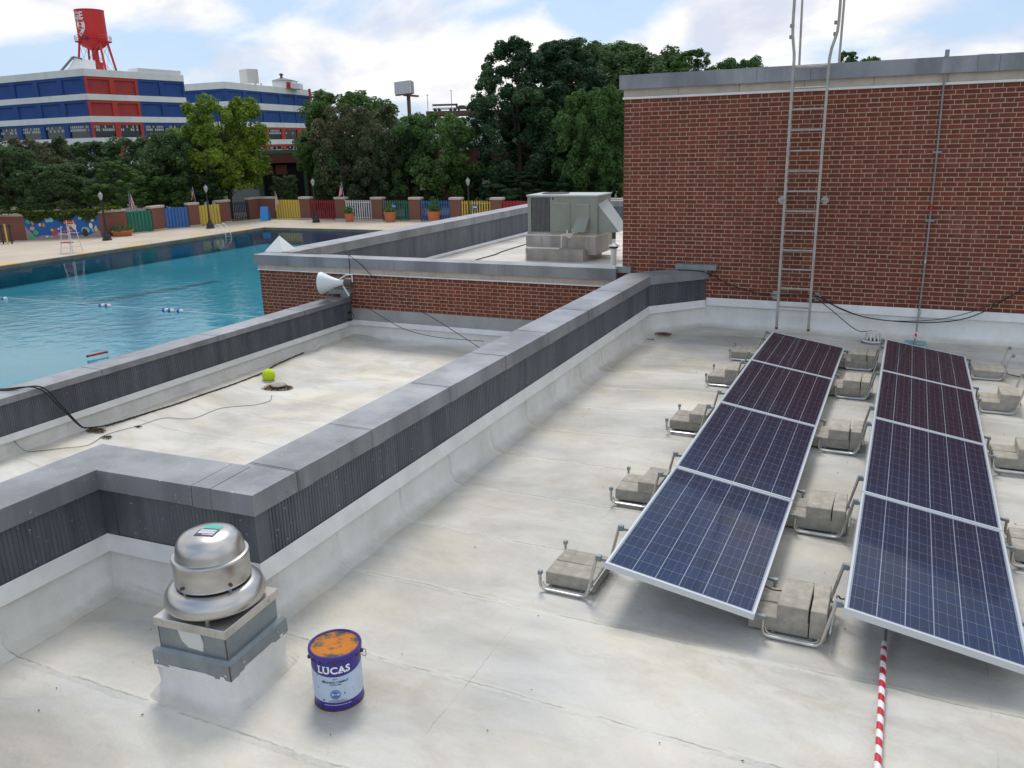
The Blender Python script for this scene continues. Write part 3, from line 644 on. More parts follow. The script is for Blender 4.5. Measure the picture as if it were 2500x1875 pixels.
for a_, b_ in zip(cx, cx[1:]):
    m_ = MB(); m_.add([(a_+.002, 14.67, 4.247), (b_-.002, 14.67, 4.247), (b_-.002, 14.66, 4.018), (a_+.002, 14.66, 4.018), (a_+.002, 14.70, 4.018), (b_-.002, 14.70, 4.018), (a_+.002, 15.2, 4.27), (b_-.002, 15.2, 4.27)], [(0, 3, 2, 1), (3, 4, 5, 2), (0, 1, 7, 6), (0, 6, 4, 3), (1, 2, 5, 7)]); m_.build('coping_panel', M['zinc'], TW)
for x in (-2.62, .70):
    MB().box(x+.0, x+.19, 14.652, 14.662, 4.014, 4.25).build('cover_plate', M['zinc'], TW)
MB().box(-4.72, -4.70, 14.67, 24, 4.018, 4.25).build('coping_return', M['zinc'], TW)
# white painted base flashing and upstand along the tower
x = -3.08; seg = 0
for x0, x1 in ((-3.10, -.62), (-.62, 1.7), (1.7, 4.5)):
    MB().add([(x0, 14.735, .487), (x1, 14.735, .487), (x1, 14.700, .355), (x0, 14.700, .355), (x0, 14.742, .355), (x1, 14.742, .355)], [(0, 3, 2, 1), (3, 4, 5, 2)]).build('flashing_strip', M['paint_white'], TW)
path = [(-3.35+k*.14, 14.745) for k in range(60)]
k = sweep(path, [(.012, .38), (.026, .22), (.05, .11), (.11, .04), (.22, .006), (.28, -.03)], closed=False)
o = MB().add([(x_, y_+.02*mnoise.noise(Vector((x_*1.7, y_*2, z_*3))), z_+.006*mnoise.noise(Vector((x_*2, y_, 1)))) for x_, y_, z_ in k.v], k.f).build('membrane_upstand', M['upstand'], TW)
for p_ in o.data.polygons: p_.use_smooth = True
# boxed zinc hoods where the parapets meet the wall
hd = MB(); hd.box(-3.64, -2.93, 14.60, 14.742, .985, 1.075); hd.box(-3.30, -3.09, 14.62, 14.742, .94, .984)
tag(hd.build('flashing_hood', M['galv']), 'long grey metal hood on the brick wall above the end of the long parapet', 'flashing hood')
tag(MB().box(-4.74, -4.45, 14.60, 14.742, .88, .99).build('flashing_hood', M['galv']), 'small grey metal hood on the lower left corner of the brick tower', 'flashing hood')

# middle building
MW = thing('brick_wing', 'low red brick wing with zinc coping between the pool and the brick tower', 'building')
YM = 14.60
core = MB(); core.box(-12.99, -4.66, YM+.0055, 14.95, -4.7, .60); core.build('mortar_core', M['mortar'], MW)
cm = .0716
brickwall(MW, -13.0, -4.66, YM, -.11-12*cm, -.11+10*cm, cm, .3295, 300, skip=lambda x, z: (z < -.11 and x > -10.9) or (z > .12-.35 and x > -4.0))
MB().box(-10.6, -4.66, YM-.006, YM+.01, -.365, -.112).build('grey_flashing', pm('grey_counterflashing', (.30, .31, .31), (.38, .385, .38), 2, .6), MW)
for a_, b_ in ((-10.6, -8.2), (-8.2, -5.9), (-5.9, -4.66)):
    MB().add([(a_, YM-.012, -.360), (b_, YM-.012, -.360), (b_, YM-.05, -.458), (a_, YM-.05, -.458), (a_, YM, -.458), (b_, YM, -.458)], [(0, 3, 2, 1), (3, 4, 5, 2)]).build('flashing_strip', M['paint_white'], MW)
path = [(-10.6+k*.14, YM) for k in range(44)]
k = sweep(path, [(.01, -.44), (.03, -.58), (.06, -.67), (.11, -.715), (.20, -.735), (.26, -.77)], closed=False)
o = MB().add([(x_, y_+.02*mnoise.noise(Vector((x_*1.7, y_*2, z_*3))), z_) for x_, y_, z_ in k.v], k.f).build('membrane_upstand', M['upstand_low'], MW)
for p_ in o.data.polygons: p_.use_smooth = True
sx = [-13.0]+[-12.2+k*1.25 for k in range(6)]+[-4.66]
for a_, b_ in zip(sx, sx[1:]): MB().bbox(a_+.003, b_-.003, YM-.02, YM+.3, .64, .758).build('stone_block', M['stone'], MW)
MB().box(-13.01, -4.66, YM-.035, YM+.3, .612, .638).build('painted_ledge', M['paint_white'], MW)
cx = [-13.06, -12.15, -9.62, -9.40, -7.05, -4.70]
for a_, b_ in zip(cx, cx[1:]):
    m_ = MB(); m_.box(a_+.002, b_-.002, YM-.075, YM+.36, .752, .957); m_.build('coping_panel', M['zinc'], MW)
# parapet of the wing along the pool
inn = -12.47
for a_, b_ in zip([14.965, 16.1, 19.4, 22.6, 25.8, 29.0], [16.1, 19.4, 22.6, 25.8, 29.0, 31.85]):
    MB().box(-13.06, inn+.05, a_+.003, b_-.003, .745, .957).build('coping_panel', M['zinc'], MW)
MB().box(-13.0, inn, 14.98, 31.9, .06, .744).build('parapet_cladding', M['zinc_dark'], MW)
MB().box(-13.0, inn-.02, 14.98, 31.9, -4.7, .06).build('parapet_core', M['brick_far'], MW)
MB().add([(inn, 14.98, .07), (inn, 31.6, .07), (inn+.05, 31.6, -.06), (inn+.05, 14.98, -.06)], [(0, 1, 2, 3)]).build('flashing_strip', M['paint_white'], MW)
k = sweep([(inn, 14.98), (inn, 31.8)], [(.02, .0), (.06, -.02), (.5, .004)], closed=False); k.build('membrane_upstand', M['upstand'], MW)
MB().box(-13.06, -4.6, 31.6, 32.05, .72, .93).build('coping_panel', M['zinc'], MW); MB().box(-13.0, -4.6, 31.65, 32.0, -4.7, .718).build('parapet_cladding', M['zinc_dark'], MW)
# pyramid cap on the far corner of the coping
p = MB().add([(-13.12, 14.98, .962), (-12.62, 14.98, .962), (-12.62, 15.48, .962), (-13.12, 15.48, .962), (-12.87, 15.23, 1.30)], [(0, 1, 4), (1, 2, 4), (2, 3, 4), (3, 0, 4), (3, 2, 1, 0)])
tag(p.build('pyramid_cap', M['bld_white']), 'white sheet metal pyramid cap standing on the corner of the low wing coping', 'roof cap')

# ================================================================ ROOFTOP THINGS
# --- roof access ladder
lt = thing('wall_ladder', 'tall aluminium ladder bolted to the brick tower, rising above its coping', 'ladder')
LY = 14.46
for sx_, xb, xt in (('l', -1.849, -1.838), ('r', -1.340, -1.322)):
    s_ = -1 if sx_ == 'l' else 1
    path = [(xb, LY, .10), ((xb+xt)/2, LY, 2.2), (xt, LY, 4.30)] + ([(xt-.004, LY, 4.40), (xt-.022, LY, 4.52), (xt-.042, LY, 4.66), (xt-.05, LY, 4.8), (xt-.045, LY, 6.2)] if s_ < 0 else [(xt+.022, LY, 4.45), (xt+.055, LY, 4.56), (xt+.085, LY, 4.68), (xt+.095, LY, 4.82), (xt+.095, LY, 6.2)])
    mb = MB()
    for a_, b_ in zip(path, path[1:]): mb.beam(a_, b_, .038, .062, up=(0, 1, 0))
    mb.build('rail', M['ladder'], lt)
    MB().tube([(xb, LY, .06), (xb, LY, .15)], .024, 8).build('foot', M['rust'], lt)
    x2 = xt + s_*.035 + (.06 if s_ > 0 else .05)
    MB().tube([(x2, LY+.55, 4.24), (x2+s_*.012, LY+.5, 5.2), (x2+s_*.01, LY+.5, 6.2)], .019, 8).build('handrail_post', M['ladder'], lt)
    for z in (4.62, 4.78): MB().box(xt+s_*.06-.03, xt+s_*.06+.03, LY-.02, LY+.05, z, z+.05).build('bolt_bracket', M['galv'], lt)
for z in [.457+k*.3133 for k in range(13)]+[4.2]:
    MB().tube([(-1.835, LY, z-.01), (-1.335, LY, z-.01)], .0145, 8).build('rung', M['ladder'], lt)
for x, z in ((-1.925, 2.173), (-1.255, 2.17), (-1.94, .59), (-1.265, .595)):
    s_ = 1 if x < -1.6 else -1; mb = MB(); mb.box(x-.045, x+.045, 14.72, 14.742, z-.07, z+.07); mb.box(x-.06, x+.06, 14.722, 14.74, z-.03, z+.03); mb.beam((x+s_*.02, 14.73, z), (x+s_*.09, LY, z), .05, .012)
    br = mb.build('wall_bracket', M['ladder'], lt)
    k = MB()
    for dx, dz in ((-.04, .05), (.04, .05), (-.04, -.05), (.04, -.05)): k.tube([(x+dx, 14.722, z+dz), (x+dx, 14.712, z+dz)], .011, 6)
    k.build('bolt', M['rust'], br)
# --- conduit
cv = thing('conduit_pipe', 'thin galvanised conduit running down the brick tower and under the right solar row', 'pipe')
MB().tube([(.282, 14.69, 4.20), (.295, 14.70, 2.9), (.30, 14.70, 1.2), (.289, 14.70, .42)], .0135, 10).build('pipe', M['galv'], cv, smooth=True)
MB().tube([(.289, 14.70, .42), (.285, 14.62, .30), (.28, 14.50, .18), (.27, 14.38, .09), (.26, 14.2, .055), (.20, 9.9, .11), (.115, 5.4, .055), (.114, 5.235, .05)], .0135, 10).build('pipe', M['galv'], cv, smooth=True)
MB().box(.255, .315, 14.63, 14.70, 4.25, 4.34).build('conduit_head', M['galv'], cv)
for z in (2.894, 1.872): MB().box(.235, .365, 14.69, 14.742, z-.014, z+.014).build('pipe_strap', M['galv'], cv)
for z in (1.24, .43): MB().tube([(.297, 14.70, z-.03), (.297, 14.70, z+.03)], .021, 10).build('coupling', M['steel'], cv)
MB().tube([(.30, 14.70, 2.03), (.30, 14.70, 2.12)], .0195, 10).build('red_tape', M['red_paint'], cv)
o = MB().tube([(.114, 5.22, .050), (.118, 4.6, .045), (.122, 4.0, .045), (.125, 3.2, .045), (.128, 2.2, .045), (.13, .8, .045)], .0185, 14).build('striped_sleeve', M['stripe'], cv, smooth=True)
MB().tube([(.1135, 5.28, .050), (.114, 5.215, .050)], [.0145, .0195], 14).build('sleeve_end', M['tape_white'], cv)
MB().tube([(.1225, 3.87, .0452), (.1228, 3.72, .0452)], .0195, 14).build('tape_label', M['red_paint'], cv)
MB().tube([(.278, 14.46, .145), (.268, 14.34, .075)], .018, 10).build('striped_sleeve', M['stripe'], cv)
tag(MB().bbox(.13, .43, 14.20, 14.42, -.01, .035).build('base_plate', M['plate_blue']), 'pale blue plate under the foot of the conduit behind the right solar row', 'plate')

# --- dome drain
dr = thing('roof_drain', 'white domed drain strainer near the wall behind the solar panels', 'drain', (-.335, 14.17, .0))
mb = MB()
for k in range(14):
    a = k*2*math.pi/14; c_, s_ = math.cos(a), math.sin(a)
    mb.beam((c_*.135, s_*.135, .06), (c_*.10, s_*.10, .165), .022, .012); mb.beam((c_*.10, s_*.10, .165), (c_*.03, s_*.03, .185), .014, .01)
mb.build('strainer_bar', M['vent'], dr, kind='stuff')
MB().lathe([(.0, .192), (.06, .190), (.105, .176), (.105, .165), (.05, .178), (0, .18)], n=24).build('strainer_cap', M['vent'], dr)
MB().lathe([(.125, .055), (.165, .055), (.17, .045), (.165, .035), (.125, .035), (.125, .055)], n=28).build('collar_ring', M['vent'], dr)
for z in (.005, .02): MB().lathe([(.15, z), (.172, z+.006), (.165, z+.012), (.15, z)], n=28).build('clamp_ring', M['galv'], dr)

# --- solar panels
PW, PL_, NC, NR = 1.034, 1.925, 6, 12
fr = MB(); lip = .016
fr.box(0, lip, 0, PL_, -.045, 0); fr.box(PW-lip, PW, 0, PL_, -.045, 0); fr.box(lip, PW-lip, 0, lip, -.045, 0); fr.box(lip, PW-lip, PL_-lip, PL_, -.045, 0)
me_fr = fr.mesh('panel_frame', M['frame'])
me_bs = MB().box(lip, PW-lip, lip, PL_-lip, -.012, -.0042).mesh('backsheet', M['backsheet'])
cxp = (PW-2*lip-.016)/NC; cyp = (PL_-2*lip-.03)/NR
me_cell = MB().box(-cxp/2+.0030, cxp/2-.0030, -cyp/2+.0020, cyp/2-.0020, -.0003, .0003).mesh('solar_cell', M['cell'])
rows = ['nearest the camera', 'second from the camera', 'third from the camera', 'farthest, next to the brick tower']
for a_, (xh, nm) in enumerate(((-1.685, 'left'), (-.135, 'right'))):
    for i in range(4):
        y0 = 5.02+1.94*i; z0 = .385+roofz(0, y0); z1 = .385+roofz(0, y0+PL_)
        t = thing('solar_panel', f'tilted dark blue solar panel of the {nm} row, {rows[i]}', 'solar panel', group='solar panels in two rows on the white roof')
        ya = Vector((0, PL_, z1-z0)).normalized(); tl = math.asin(.17/PW); xa = Vector((math.cos(tl), 0, -math.sin(tl))); za = xa.cross(ya).normalized(); xa = ya.cross(za)
        mt_ = Matrix((xa, ya, za)).transposed().to_4x4(); mt_.translation = (xh, y0+.0075, z0); t.matrix_world = mt_
        mobj('panel_frame', me_fr, t); mobj('backsheet', me_bs, t)
        for c_ in range(NC):
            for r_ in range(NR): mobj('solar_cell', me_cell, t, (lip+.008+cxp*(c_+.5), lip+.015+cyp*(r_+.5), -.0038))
# --- ballast trays and blocks
def tube_frame(mb, y, arm):
    p_ = [(-.188, y, .15), (-.188, y, .06), (-.182, y, .038), (-.165, y, .022), (-.14, y, .016), (.12, y, .016), (.15, y, .020), (.17, y, .036), (.182, y, .06), (.255, y, arm)]
    mb.tube(p_, .0115, 8); q = [(x*.93+.0, yy+.022, z*.96+.006) for x, yy, z in p_[1:-1]]; mb.tube(q, .006, 6)
def make_tray(depth):
    t = bpy.data.objects.new('ballast_tray', None); C.objects.link(t)
    for y in (0, depth):
        mb = MB(); tube_frame(mb, y, .375); mb.build('tube_frame', M['steel'], t, smooth=True)
    for x in (-.13, .11): MB().box(x-.012, x+.012, .0, depth, .008, .020).build('base_rail', M['galv'], t)
    for f_ in (.16, .42): x = .182+(f_-.06)*0; MB().beam((.185+f_*.1, 0, .04+f_*.2), (.185+f_*.1, depth, .04+f_*.2), .012).build('side_rod', M['galv'], t)
    for y in (0, depth):
        MB().box(.25, .285, y-.018, y+.018, .335, .375).build('clamp', M['galv'], t); MB().box(-.20, -.172, y-.016, y+.016, .135, .165).build('clamp', M['galv'], t)
    return t
TY = [(5.12, .52), (6.77, .53), (8.71, .56), (10.71, .50), (12.33, .44)]
COLS = [('left of the left solar row', -2.03), ('between the two solar rows', -.435), ('right of the right solar row', 1.135)]
RN = ['nearest', 'second nearest', 'middle', 'second farthest', 'farthest']
hb = .10
me_bx = MB().bbox(0, .38, 0, .195, 0, hb, .005).mesh('concrete_block', M['concrete']); me_by = MB().bbox(0, .195, 0, .39, 0, hb, .005).mesh('concrete_block', M['concrete']); me_bu = MB().bbox(0, .10, 0, .39, 0, .2, .005).mesh('concrete_block', M['concrete'])
rnd = random.Random(5)
def block(me, x, y, z, lab):
    o = mobj('concrete_block', me, None, (x+rnd.uniform(-.006, .006), y+rnd.uniform(-.006, .006), z)); o.rotation_euler.z = rnd.uniform(-.02, .02)
    tag(o, lab, 'concrete block', 'concrete blocks weighing down the ballast trays')
for ci, (cn, cx_) in enumerate(COLS):
    for ri, (ty, dp) in enumerate(TY):
        z0 = max(wr(cx_+u_, ty+v_) for u_ in (-.15, .15) for v_ in (0, dp))+.002; t = make_tray(dp); t.location = (cx_, ty, z0); t.rotation_euler.z = rnd.uniform(-.012, .012)
        tag(t, f'{RN[ri]} bent steel ballast tray {cn}', 'ballast tray', 'steel ballast trays beside the solar panels')
        w_ = f'in the {RN[ri]} tray {cn}'; y0 = ty+(dp-.40)/2+.01; zz_ = z0+.022
        if ci < 2:      # connectors to the panel edges
            for y in (ty, ty+dp):
                j = MB(); j.beam((cx_+.265, y, z0+.345), (cx_+.355, y, z0+.345), .012, .02); o = j.build('panel_connector', M['galv']); o.parent = t; o.matrix_parent_inverse = Matrix.Translation((-cx_, -ty, -z0))
        if ci > 0:
            for y in (ty, ty+dp):
                j = MB(); j.beam((cx_-.19, y, z0+.15), (cx_-.245, y, z0+.16), .02, .02); o = j.build('panel_connector', M['galv']); o.parent = t; o.matrix_parent_inverse = Matrix.Translation((-cx_, -ty, -z0))
        if ci == 1:
            block(me_bx, cx_-.285, y0, zz_, f'front flat concrete block {w_}'); block(me_bx, cx_-.285, y0+.205, zz_, f'rear flat concrete block {w_}')
            block(me_by, cx_-.11, y0, zz_+hb, f'upper crosswise concrete block {w_}'); block(me_bu, cx_+.10, y0, zz_, f'upright concrete block {w_}')
        else:
            xo = -.175
            block(me_bx, cx_+xo, y0, zz_, f'front flat concrete block {w_}'); block(me_bx, cx_+xo, y0+.205, zz_, f'rear flat concrete block {w_}')
            if ri not in (0, 4) or (ci == 2 and ri == 0): block(me_by, cx_+.0+(.02 if ci else .04), y0, zz_+hb, f'upper crosswise concrete block {w_}')

# --- exhaust fan
FN = thing('exhaust_fan', 'spun aluminium mushroom exhaust fan on a square metal curb in front of the zinc corner', 'exhaust fan', (-3.645, 3.405, 0), R(4.5))
def sq(mb, h, z0, z1, h2=None):
    h2 = h2 or h; vs = [(-h, -h, z0), (h, -h, z0), (h, h, z0), (-h, h, z0), (-h2, -h2, z1), (h2, -h2, z1), (h2, h2, z1), (-h2, h2, z1)]
    return mb.add(vs, [(3, 2, 1, 0), (4, 5, 6, 7)]+[(i, (i+1) % 4, (i+1) % 4+4, i+4) for i in range(4)])
mb = MB(); nn_ = 9; rg = []
for h_, z in ((.284, .225), (.285, .17), (.294, .08), (.318, .03), (.375, -.012)):
    ring = []
    for s_ in range(4):
        for k in range(nn_):
            u = -1+2*k/nn_; p_ = ((u, -1), (1, u), (-u, 1), (-1, -u))[s_]
            cr = .10 if z < .1 else .02; l_ = max(abs(p_[0]), abs(p_[1])); q = Vector((p_[0], p_[1])); q = q*(1-cr*max(0, q.length-1.15)/.27) if q.length > 1.15 else q
            j_ = .012*mnoise.noise(Vector((q.x*3, q.y*3, z*9))); ring.append((q.x*(h_+j_), q.y*(h_+j_), z+j_*.4))
    rg.append(ring)
vs = [q for r_ in rg for q in r_]; n_ = 4*nn_
mb.add(vs, [(i*n_+k, i*n_+(k+1) % n_, (i+1)*n_+(k+1) % n_, (i+1)*n_+k) for i in range(4) for k in range(n_)])
o = mb.build('membrane_skirt', M['upstand'], FN)
for p_ in o.data.polygons: p_.use_smooth = True
sq(sq(MB(), .283, .205, .305), .283, .305, .325, .262).build('curb_flange', M['galv'], FN)
sq(MB(), .245, .30, .475).build('curb_body', M['galv'], FN)
for sgn in (1, -1): MB().box(-.2475*1, -.2435, sgn*.2435-.003, sgn*.2435+.003, .31, .47).build('rusty_seam', M['rust'], FN)
MB().box(.243, .2485, -.2485, -.243, .31, .47).build('rusty_seam', M['rust'], FN)
MB().box(.281, .2865, -.2865, -.281, .207, .31).build('rusty_seam', M['rust'], FN)
cpm = MB(); cpm.bbox(-.262, .262, -.262, .262, .468, .522, .004); cpm.build('curb_cap', M['steel'], FN)
# torn sticker patch on the front face
MB().poly([(-.10, -.247, .468), (.065, -.247, .468), (.085, -.247, .40), (.075, -.247, .345), (-.03, -.247, .352), (-.075, -.247, .39)], (0, -.002, 0)).build('pale_patch', M['vent'], FN)
# ragged white coating along the flange
pt = [(-.283+k*.0566, -.2845, .204+(.016 if k in (3, 4, 7, 8) else .008)+.004*math.sin(k*2.1)) for k in range(9)]
MB().poly([(-.283, -.2845, .202)]+pt+[(.17, -.2845, .202)], (0, -.002, 0)).build('coating_smear', M['paint_white'], FN)
bp_ = [(.12, .545), (.20, .548), (.268, .556), (.290, .566), (.298, .578), (.300, .60), (.294, .628), (.280, .652), (.258, .672), (.232, .682), (.19, .684), (.15, .67)]
MB().lathe(bp_, n=56).build('wind_band', M['alu'], FN, smooth=True)
MB().lathe([(.12, .52), (.14, .56), (.14, .68)], n=24).build('neck', M['dark'], FN)
MB().lathe([(.205, .700), (.221, .694), (.225, .700), (.222, .706), (.223, .845), (.227, .852), (.222, .862), (.205, .866)], n=56).build('motor_drum', M['alu'], FN, smooth=True)
MB().lathe([(.207, .862), (.203, .872), (.200, .90), (.190, .94), (.165, .978), (.125, .998), (.07, 1.006), (.0, 1.008)], n=56).build('dome', M['alu'], FN, smooth=True)
for a in (R(-100), R(-25), R(60), R(150)):
    c_, s_ = math.cos(a), math.sin(a); MB().tube([(c_*.218, s_*.218, .728), (c_*.236, s_*.236, .728)], .0105, 8).build('bolt', M['rust'], FN)
    MB().tube([(c_*.21, s_*.21, .68), (c_*.21, s_*.21, .70)], .012, 8).build('spacer', M['galv'], FN)
for x, y in ((-.20, -.264), (.19, -.264), (.264, -.18), (.264, .16)):
    k = MB(); rivet(k, (x, y, .49), (0, -1, 0) if y < -.26 else (1, 0, 0), .009); k.build('screw', M['steel'], FN)
for x, y, z in ((.286, .18, .262), (.286, -.16, .262), (.25, -.286, .24), (-.25, -.286, .24)):
    k = MB(); rivet(k, (x, y, z), (0, -1, 0) if y < -.28 else (1, 0, 0), .009); k.build('screw', M['steel'], FN)
MB().tube([(.09, -.20, .521), (.09, -.20, .55)], .013, 8).build('spacer', M['steel'], FN)
# label on the dome: teal strip and a ruled plate
def dome_z(x, y):
    r_ = math.hypot(x, y); pr = [(.0, 1.008), (.07, 1.006), (.125, .998), (.165, .978), (.190, .94)]
    for (a0, z0), (a1, z1) in zip(pr, pr[1:]):
        if r_ <= a1: return z0+(z1-z0)*(r_-a0)/(a1-a0)
    return .94
def dome_patch(name, u0, u1, v0, v1, mat, off):
    a = R(12); mb = MB(); nu, nv = 8, 6; vs = []
    for j in range(nv+1):
        for i in range(nu+1):
            u = u0+(u1-u0)*i/nu; v = v0+(v1-v0)*j/nv; x = u*math.cos(a)-v*math.sin(a); y = u*math.sin(a)+v*math.cos(a); vs.append((x, y, dome_z(x, y)+off))
    mb.add(vs, [(j*(nu+1)+i, j*(nu+1)+i+1, (j+1)*(nu+1)+i+1, (j+1)*(nu+1)+i) for j in range(nv) for i in range(nu)]); mb.build(name, mat, FN)
teal = pm('teal_sticker', (.03, .45, .33), None, rough=.4)
dome_patch('teal_sticker', -.035, .072, .02, .065, teal, .002); dome_patch('rating_plate', -.050, .075, -.075, .012, M['ink_dark'], .002); 
dome_patch('rating_plate_field', -.040, .065, -.045, .003, M['bill'], .0032); dome_patch('rating_plate_field', -.005, .065, -.062, -.052, M['bill'], .0032); dome_patch('rating_plate_line', -.040, .065, -.019, -.016, M['ink_dark'], .0040)

# --- cement bucket with printed label
BK = thing('paint_bucket', 'dented blue and pale metal bucket of roofing cement with a rusty orange lid', 'bucket', (-2.852, 3.505, .0), 0)
BR, BH = .146, .372
MB().lathe([(BR-.012, .004), (BR-.004, .0), (BR, .006), (BR+.001, .02), (BR-.001, .03), (BR, .04), (BR, BH-.055), (BR+.004, BH-.05), (BR, BH-.044), (BR, BH-.02)], n=56).build('drum_body', M['blue_can'], BK, smooth=True)
MB().lathe([(0, .002), (BR-.01, .002)], n=40).build('drum_base', M['rust'], BK)
MB().lathe([(BR-.001, .0), (BR+.0025, .004), (BR+.0025, .012), (BR, .016)], n=56).build('base_rim', M['rust'], BK)
MB().lathe([(BR+.001, BH-.030), (BR+.010, BH-.026), (BR+.012, BH-.012), (BR+.010, BH-.001), (BR+.003, BH+.003), (BR-.004, BH-.001), (BR-.006, BH-.010)], n=56).build('lid_rim', M['blue_can'], BK, smooth=True)
MB().lathe([(0, BH-.013), (.10, BH-.012), (.108, BH-.009), (.116, BH-.012), (BR-.018, BH-.013), (BR-.012, BH-.008), (BR-.004, BH-.008)], n=56).build('lid', M['rustlid'], BK, smooth=True)
for k in range(18):
    a = k*2*math.pi/18+.1; c_, s_ = math.cos(a), math.sin(a); MB().beam((c_*(BR+.008), s_*(BR+.008), BH-.024), (c_*(BR+.008), s_*(BR+.008), BH-.046+.004*(k % 3)), .022, .004, up=(c_, s_, 0)).build('lid_lug', M['blue_can'] if k % 3 else M['rust'], BK)
A0 = math.atan2(-3.505, 2.852)          # the label looks towards the camera
A0 -= R(4)
def wrap(u, v, r_=BR+.0006): a = A0+u/BR; return (r_*math.cos(a), r_*math.sin(a), v)
mb = MB(); nu = 44; vs = []; half = BR*1.62
for j in range(9):
    for i in range(nu+1):
        u = -half+2*half*i/nu; top = .235+.028*abs(u/half*1.15)**2 + .004; bot = .068; vs.append(wrap(u, bot+(top-bot)*j/8))
mb.add(vs, [(j*(nu+1)+i, j*(nu+1)+i+1, (j+1)*(nu+1)+i+1, (j+1)*(nu+1)+i) for j in range(8) for i in range(nu)]); mb.build('label', M['label'], BK)
def text_mb(s_, size, bold=0, sx=1, sp_=1.0):
    cu = bpy.data.curves.new('t', 'FONT'); cu.body = s_; cu.size = size; cu.align_x = 'CENTER'; cu.offset = bold; cu.resolution_u = 3; cu.space_character = sp_
    o_ = bpy.data.objects.new('t', cu); C.objects.link(o_); bpy.context.view_layer.update(); me = o_.to_mesh()
    vs_ = [(v.co.x*sx, v.co.y) for v in me.vertices]; fs_ = [tuple(p_.vertices) for p_ in me.polygons]
    bpy.data.objects.remove(o_); bpy.data.curves.remove(cu); return vs_, fs_
def wraptext(name, s_, size, v, mat, bold=0, u0=0, sx=1, off=.0014, sag=0, sp_=1.0, parent=None):
    vs_, fs_ = text_mb(s_, size, bold, sx, sp_); mb = MB(); mb.add([wrap(x+u0, y+v+sag*(x/.1)**2, BR+off) for x, y in vs_], fs_); return mb.build(name, mat, parent or BK)
wraptext('brand_lettering', 'LUCAS', .062, .262, M['ink_white'], .0022, -.012, 1.0, sp_=1.08)
# slab serifs of the large letters
k = MB()
for x0, x1, y in ((-.109, -.085, .262), (-.1085, -.086, .304), (-.072, -.052, .304), (-.046, -.030, .304), (.027, .045, .262), (.056, .074, .262)):
    k.add([wrap(x0-.006, y-.001+.0, BR+.0013), wrap(x1-.006, y-.001, BR+.0013), wrap(x1-.006, y+.005, BR+.0013), wrap(x0-.006, y+.005, BR+.0013)], [(0, 1, 2, 3)])
k.build('lettering_serif', M['ink_white'], BK)
wraptext('label_text', '#771', .014, .220, M['ink_dark'], .0002, -.006)
wraptext('label_text', 'FLASHING CEMENT', .0185, .198, M['ink_dark'], .0006, -.010, 1.0, sag=.002)
wraptext('label_text', 'ASTM D-4586', .012, .184, M['ink_dark'], .0003, -.008)
def disc(cu_, cv_, r_, mat, off, name, n=30, saw=0, r_in=0):
    vs = []
    for k_ in range(n):
        a = k_*2*math.pi/n; q = r_*(1+(saw if k_ % 2 else 0)); vs.append(wrap(cu_+q*math.cos(a), cv_+q*math.sin(a), BR+off))
    if r_in:
        vs += [wrap(cu_+r_in*math.cos(k_*2*math.pi/n), cv_+r_in*math.sin(k_*2*math.pi/n), BR+off) for k_ in range(n)]; return MB().add(vs, [(i, (i+1) % n, (i+1) % n+n, i+n) for i in range(n)]).build(name, mat, BK)
    vs.append(wrap(cu_, cv_, BR+off)); return MB().add(vs, [(i, (i+1) % n, n) for i in range(n)]).build(name, mat, BK)
disc(-.012, .122, .0325, M['ink_blue'], .0012, 'seal', 56, -.06); disc(-.012, .122, .0288, M['label'], .0016, 'seal_ring', 40, 0, .0272); disc(-.012, .122, .019, M['label'], .0016, 'seal_ring', 40, 0, .0176)
wraptext('seal_text', '1912', .0115, .1185, M['ink_white'], .0003, -.012, off=.0019)
for s_, up_ in (('R.M. LUCAS CO.', 1),):
    st = R(16) if up_ > 0 else R(17); n_ = len(s_)
    for i, ch in enumerate(s_):
        if ch == ' ': continue
        a = R(90)-(i-(n_-1)/2)*st*.9 if up_ > 0 else R(-90)+(i-(n_-1)/2)*st; vs_, fs_ = text_mb(ch, .0072, .0002); ro = a-R(90) if up_ > 0 else a+R(90); rr = .0208 if up_ > 0 else .0255
        pts = [(x*math.cos(ro)-y*math.sin(ro)+rr*math.cos(a)-.012, x*math.sin(ro)+y*math.cos(ro)+rr*math.sin(a)+.122) for x, y in vs_]
        MB().add([wrap(x, y, BR+.0019) for x, y in pts], fs_).build('seal_text', M['label'], BK)
wraptext('label_small_print', 'FOR PROFESSIONAL USE ONLY', .0055, .083, M['ink_dark'], .0001, 0)
k = MB(); kw = MB(); rs_ = random.Random(21)
for mbx, rowsx, x0, x1, hh in ((k, (.0775, .072), -.055, .052, .0028), (kw, (.050,), -.085, .075, .0035)):
    for v in rowsx:
        u = x0
        while u < x1:
            wd = rs_.uniform(.003, .011); mbx.add([wrap(u, v), wrap(u+wd, v), wrap(u+wd, v+hh), wrap(u, v+hh)], [(0, 1, 2, 3)]); u += wd+.0025
for mbx in (k, kw): mbx.v = [(x*1.006, y*1.006, z) for x, y, z in mbx.v]
k.build('label_small_print', M['ink_dark'], BK, kind='stuff'); kw.build('label_small_print', M['ink_white'], BK, kind='stuff')
k = MB(); k.add([wrap(u, v, BR+.0012) for u, v in ((-.092, .076), (-.082, .076), (-.082, .088), (-.092, .088))], [(0, 1, 2, 3)]); k.build('label_emblem', M['ink_dark'], BK)
k = MB(); rr_ = random.Random(3)
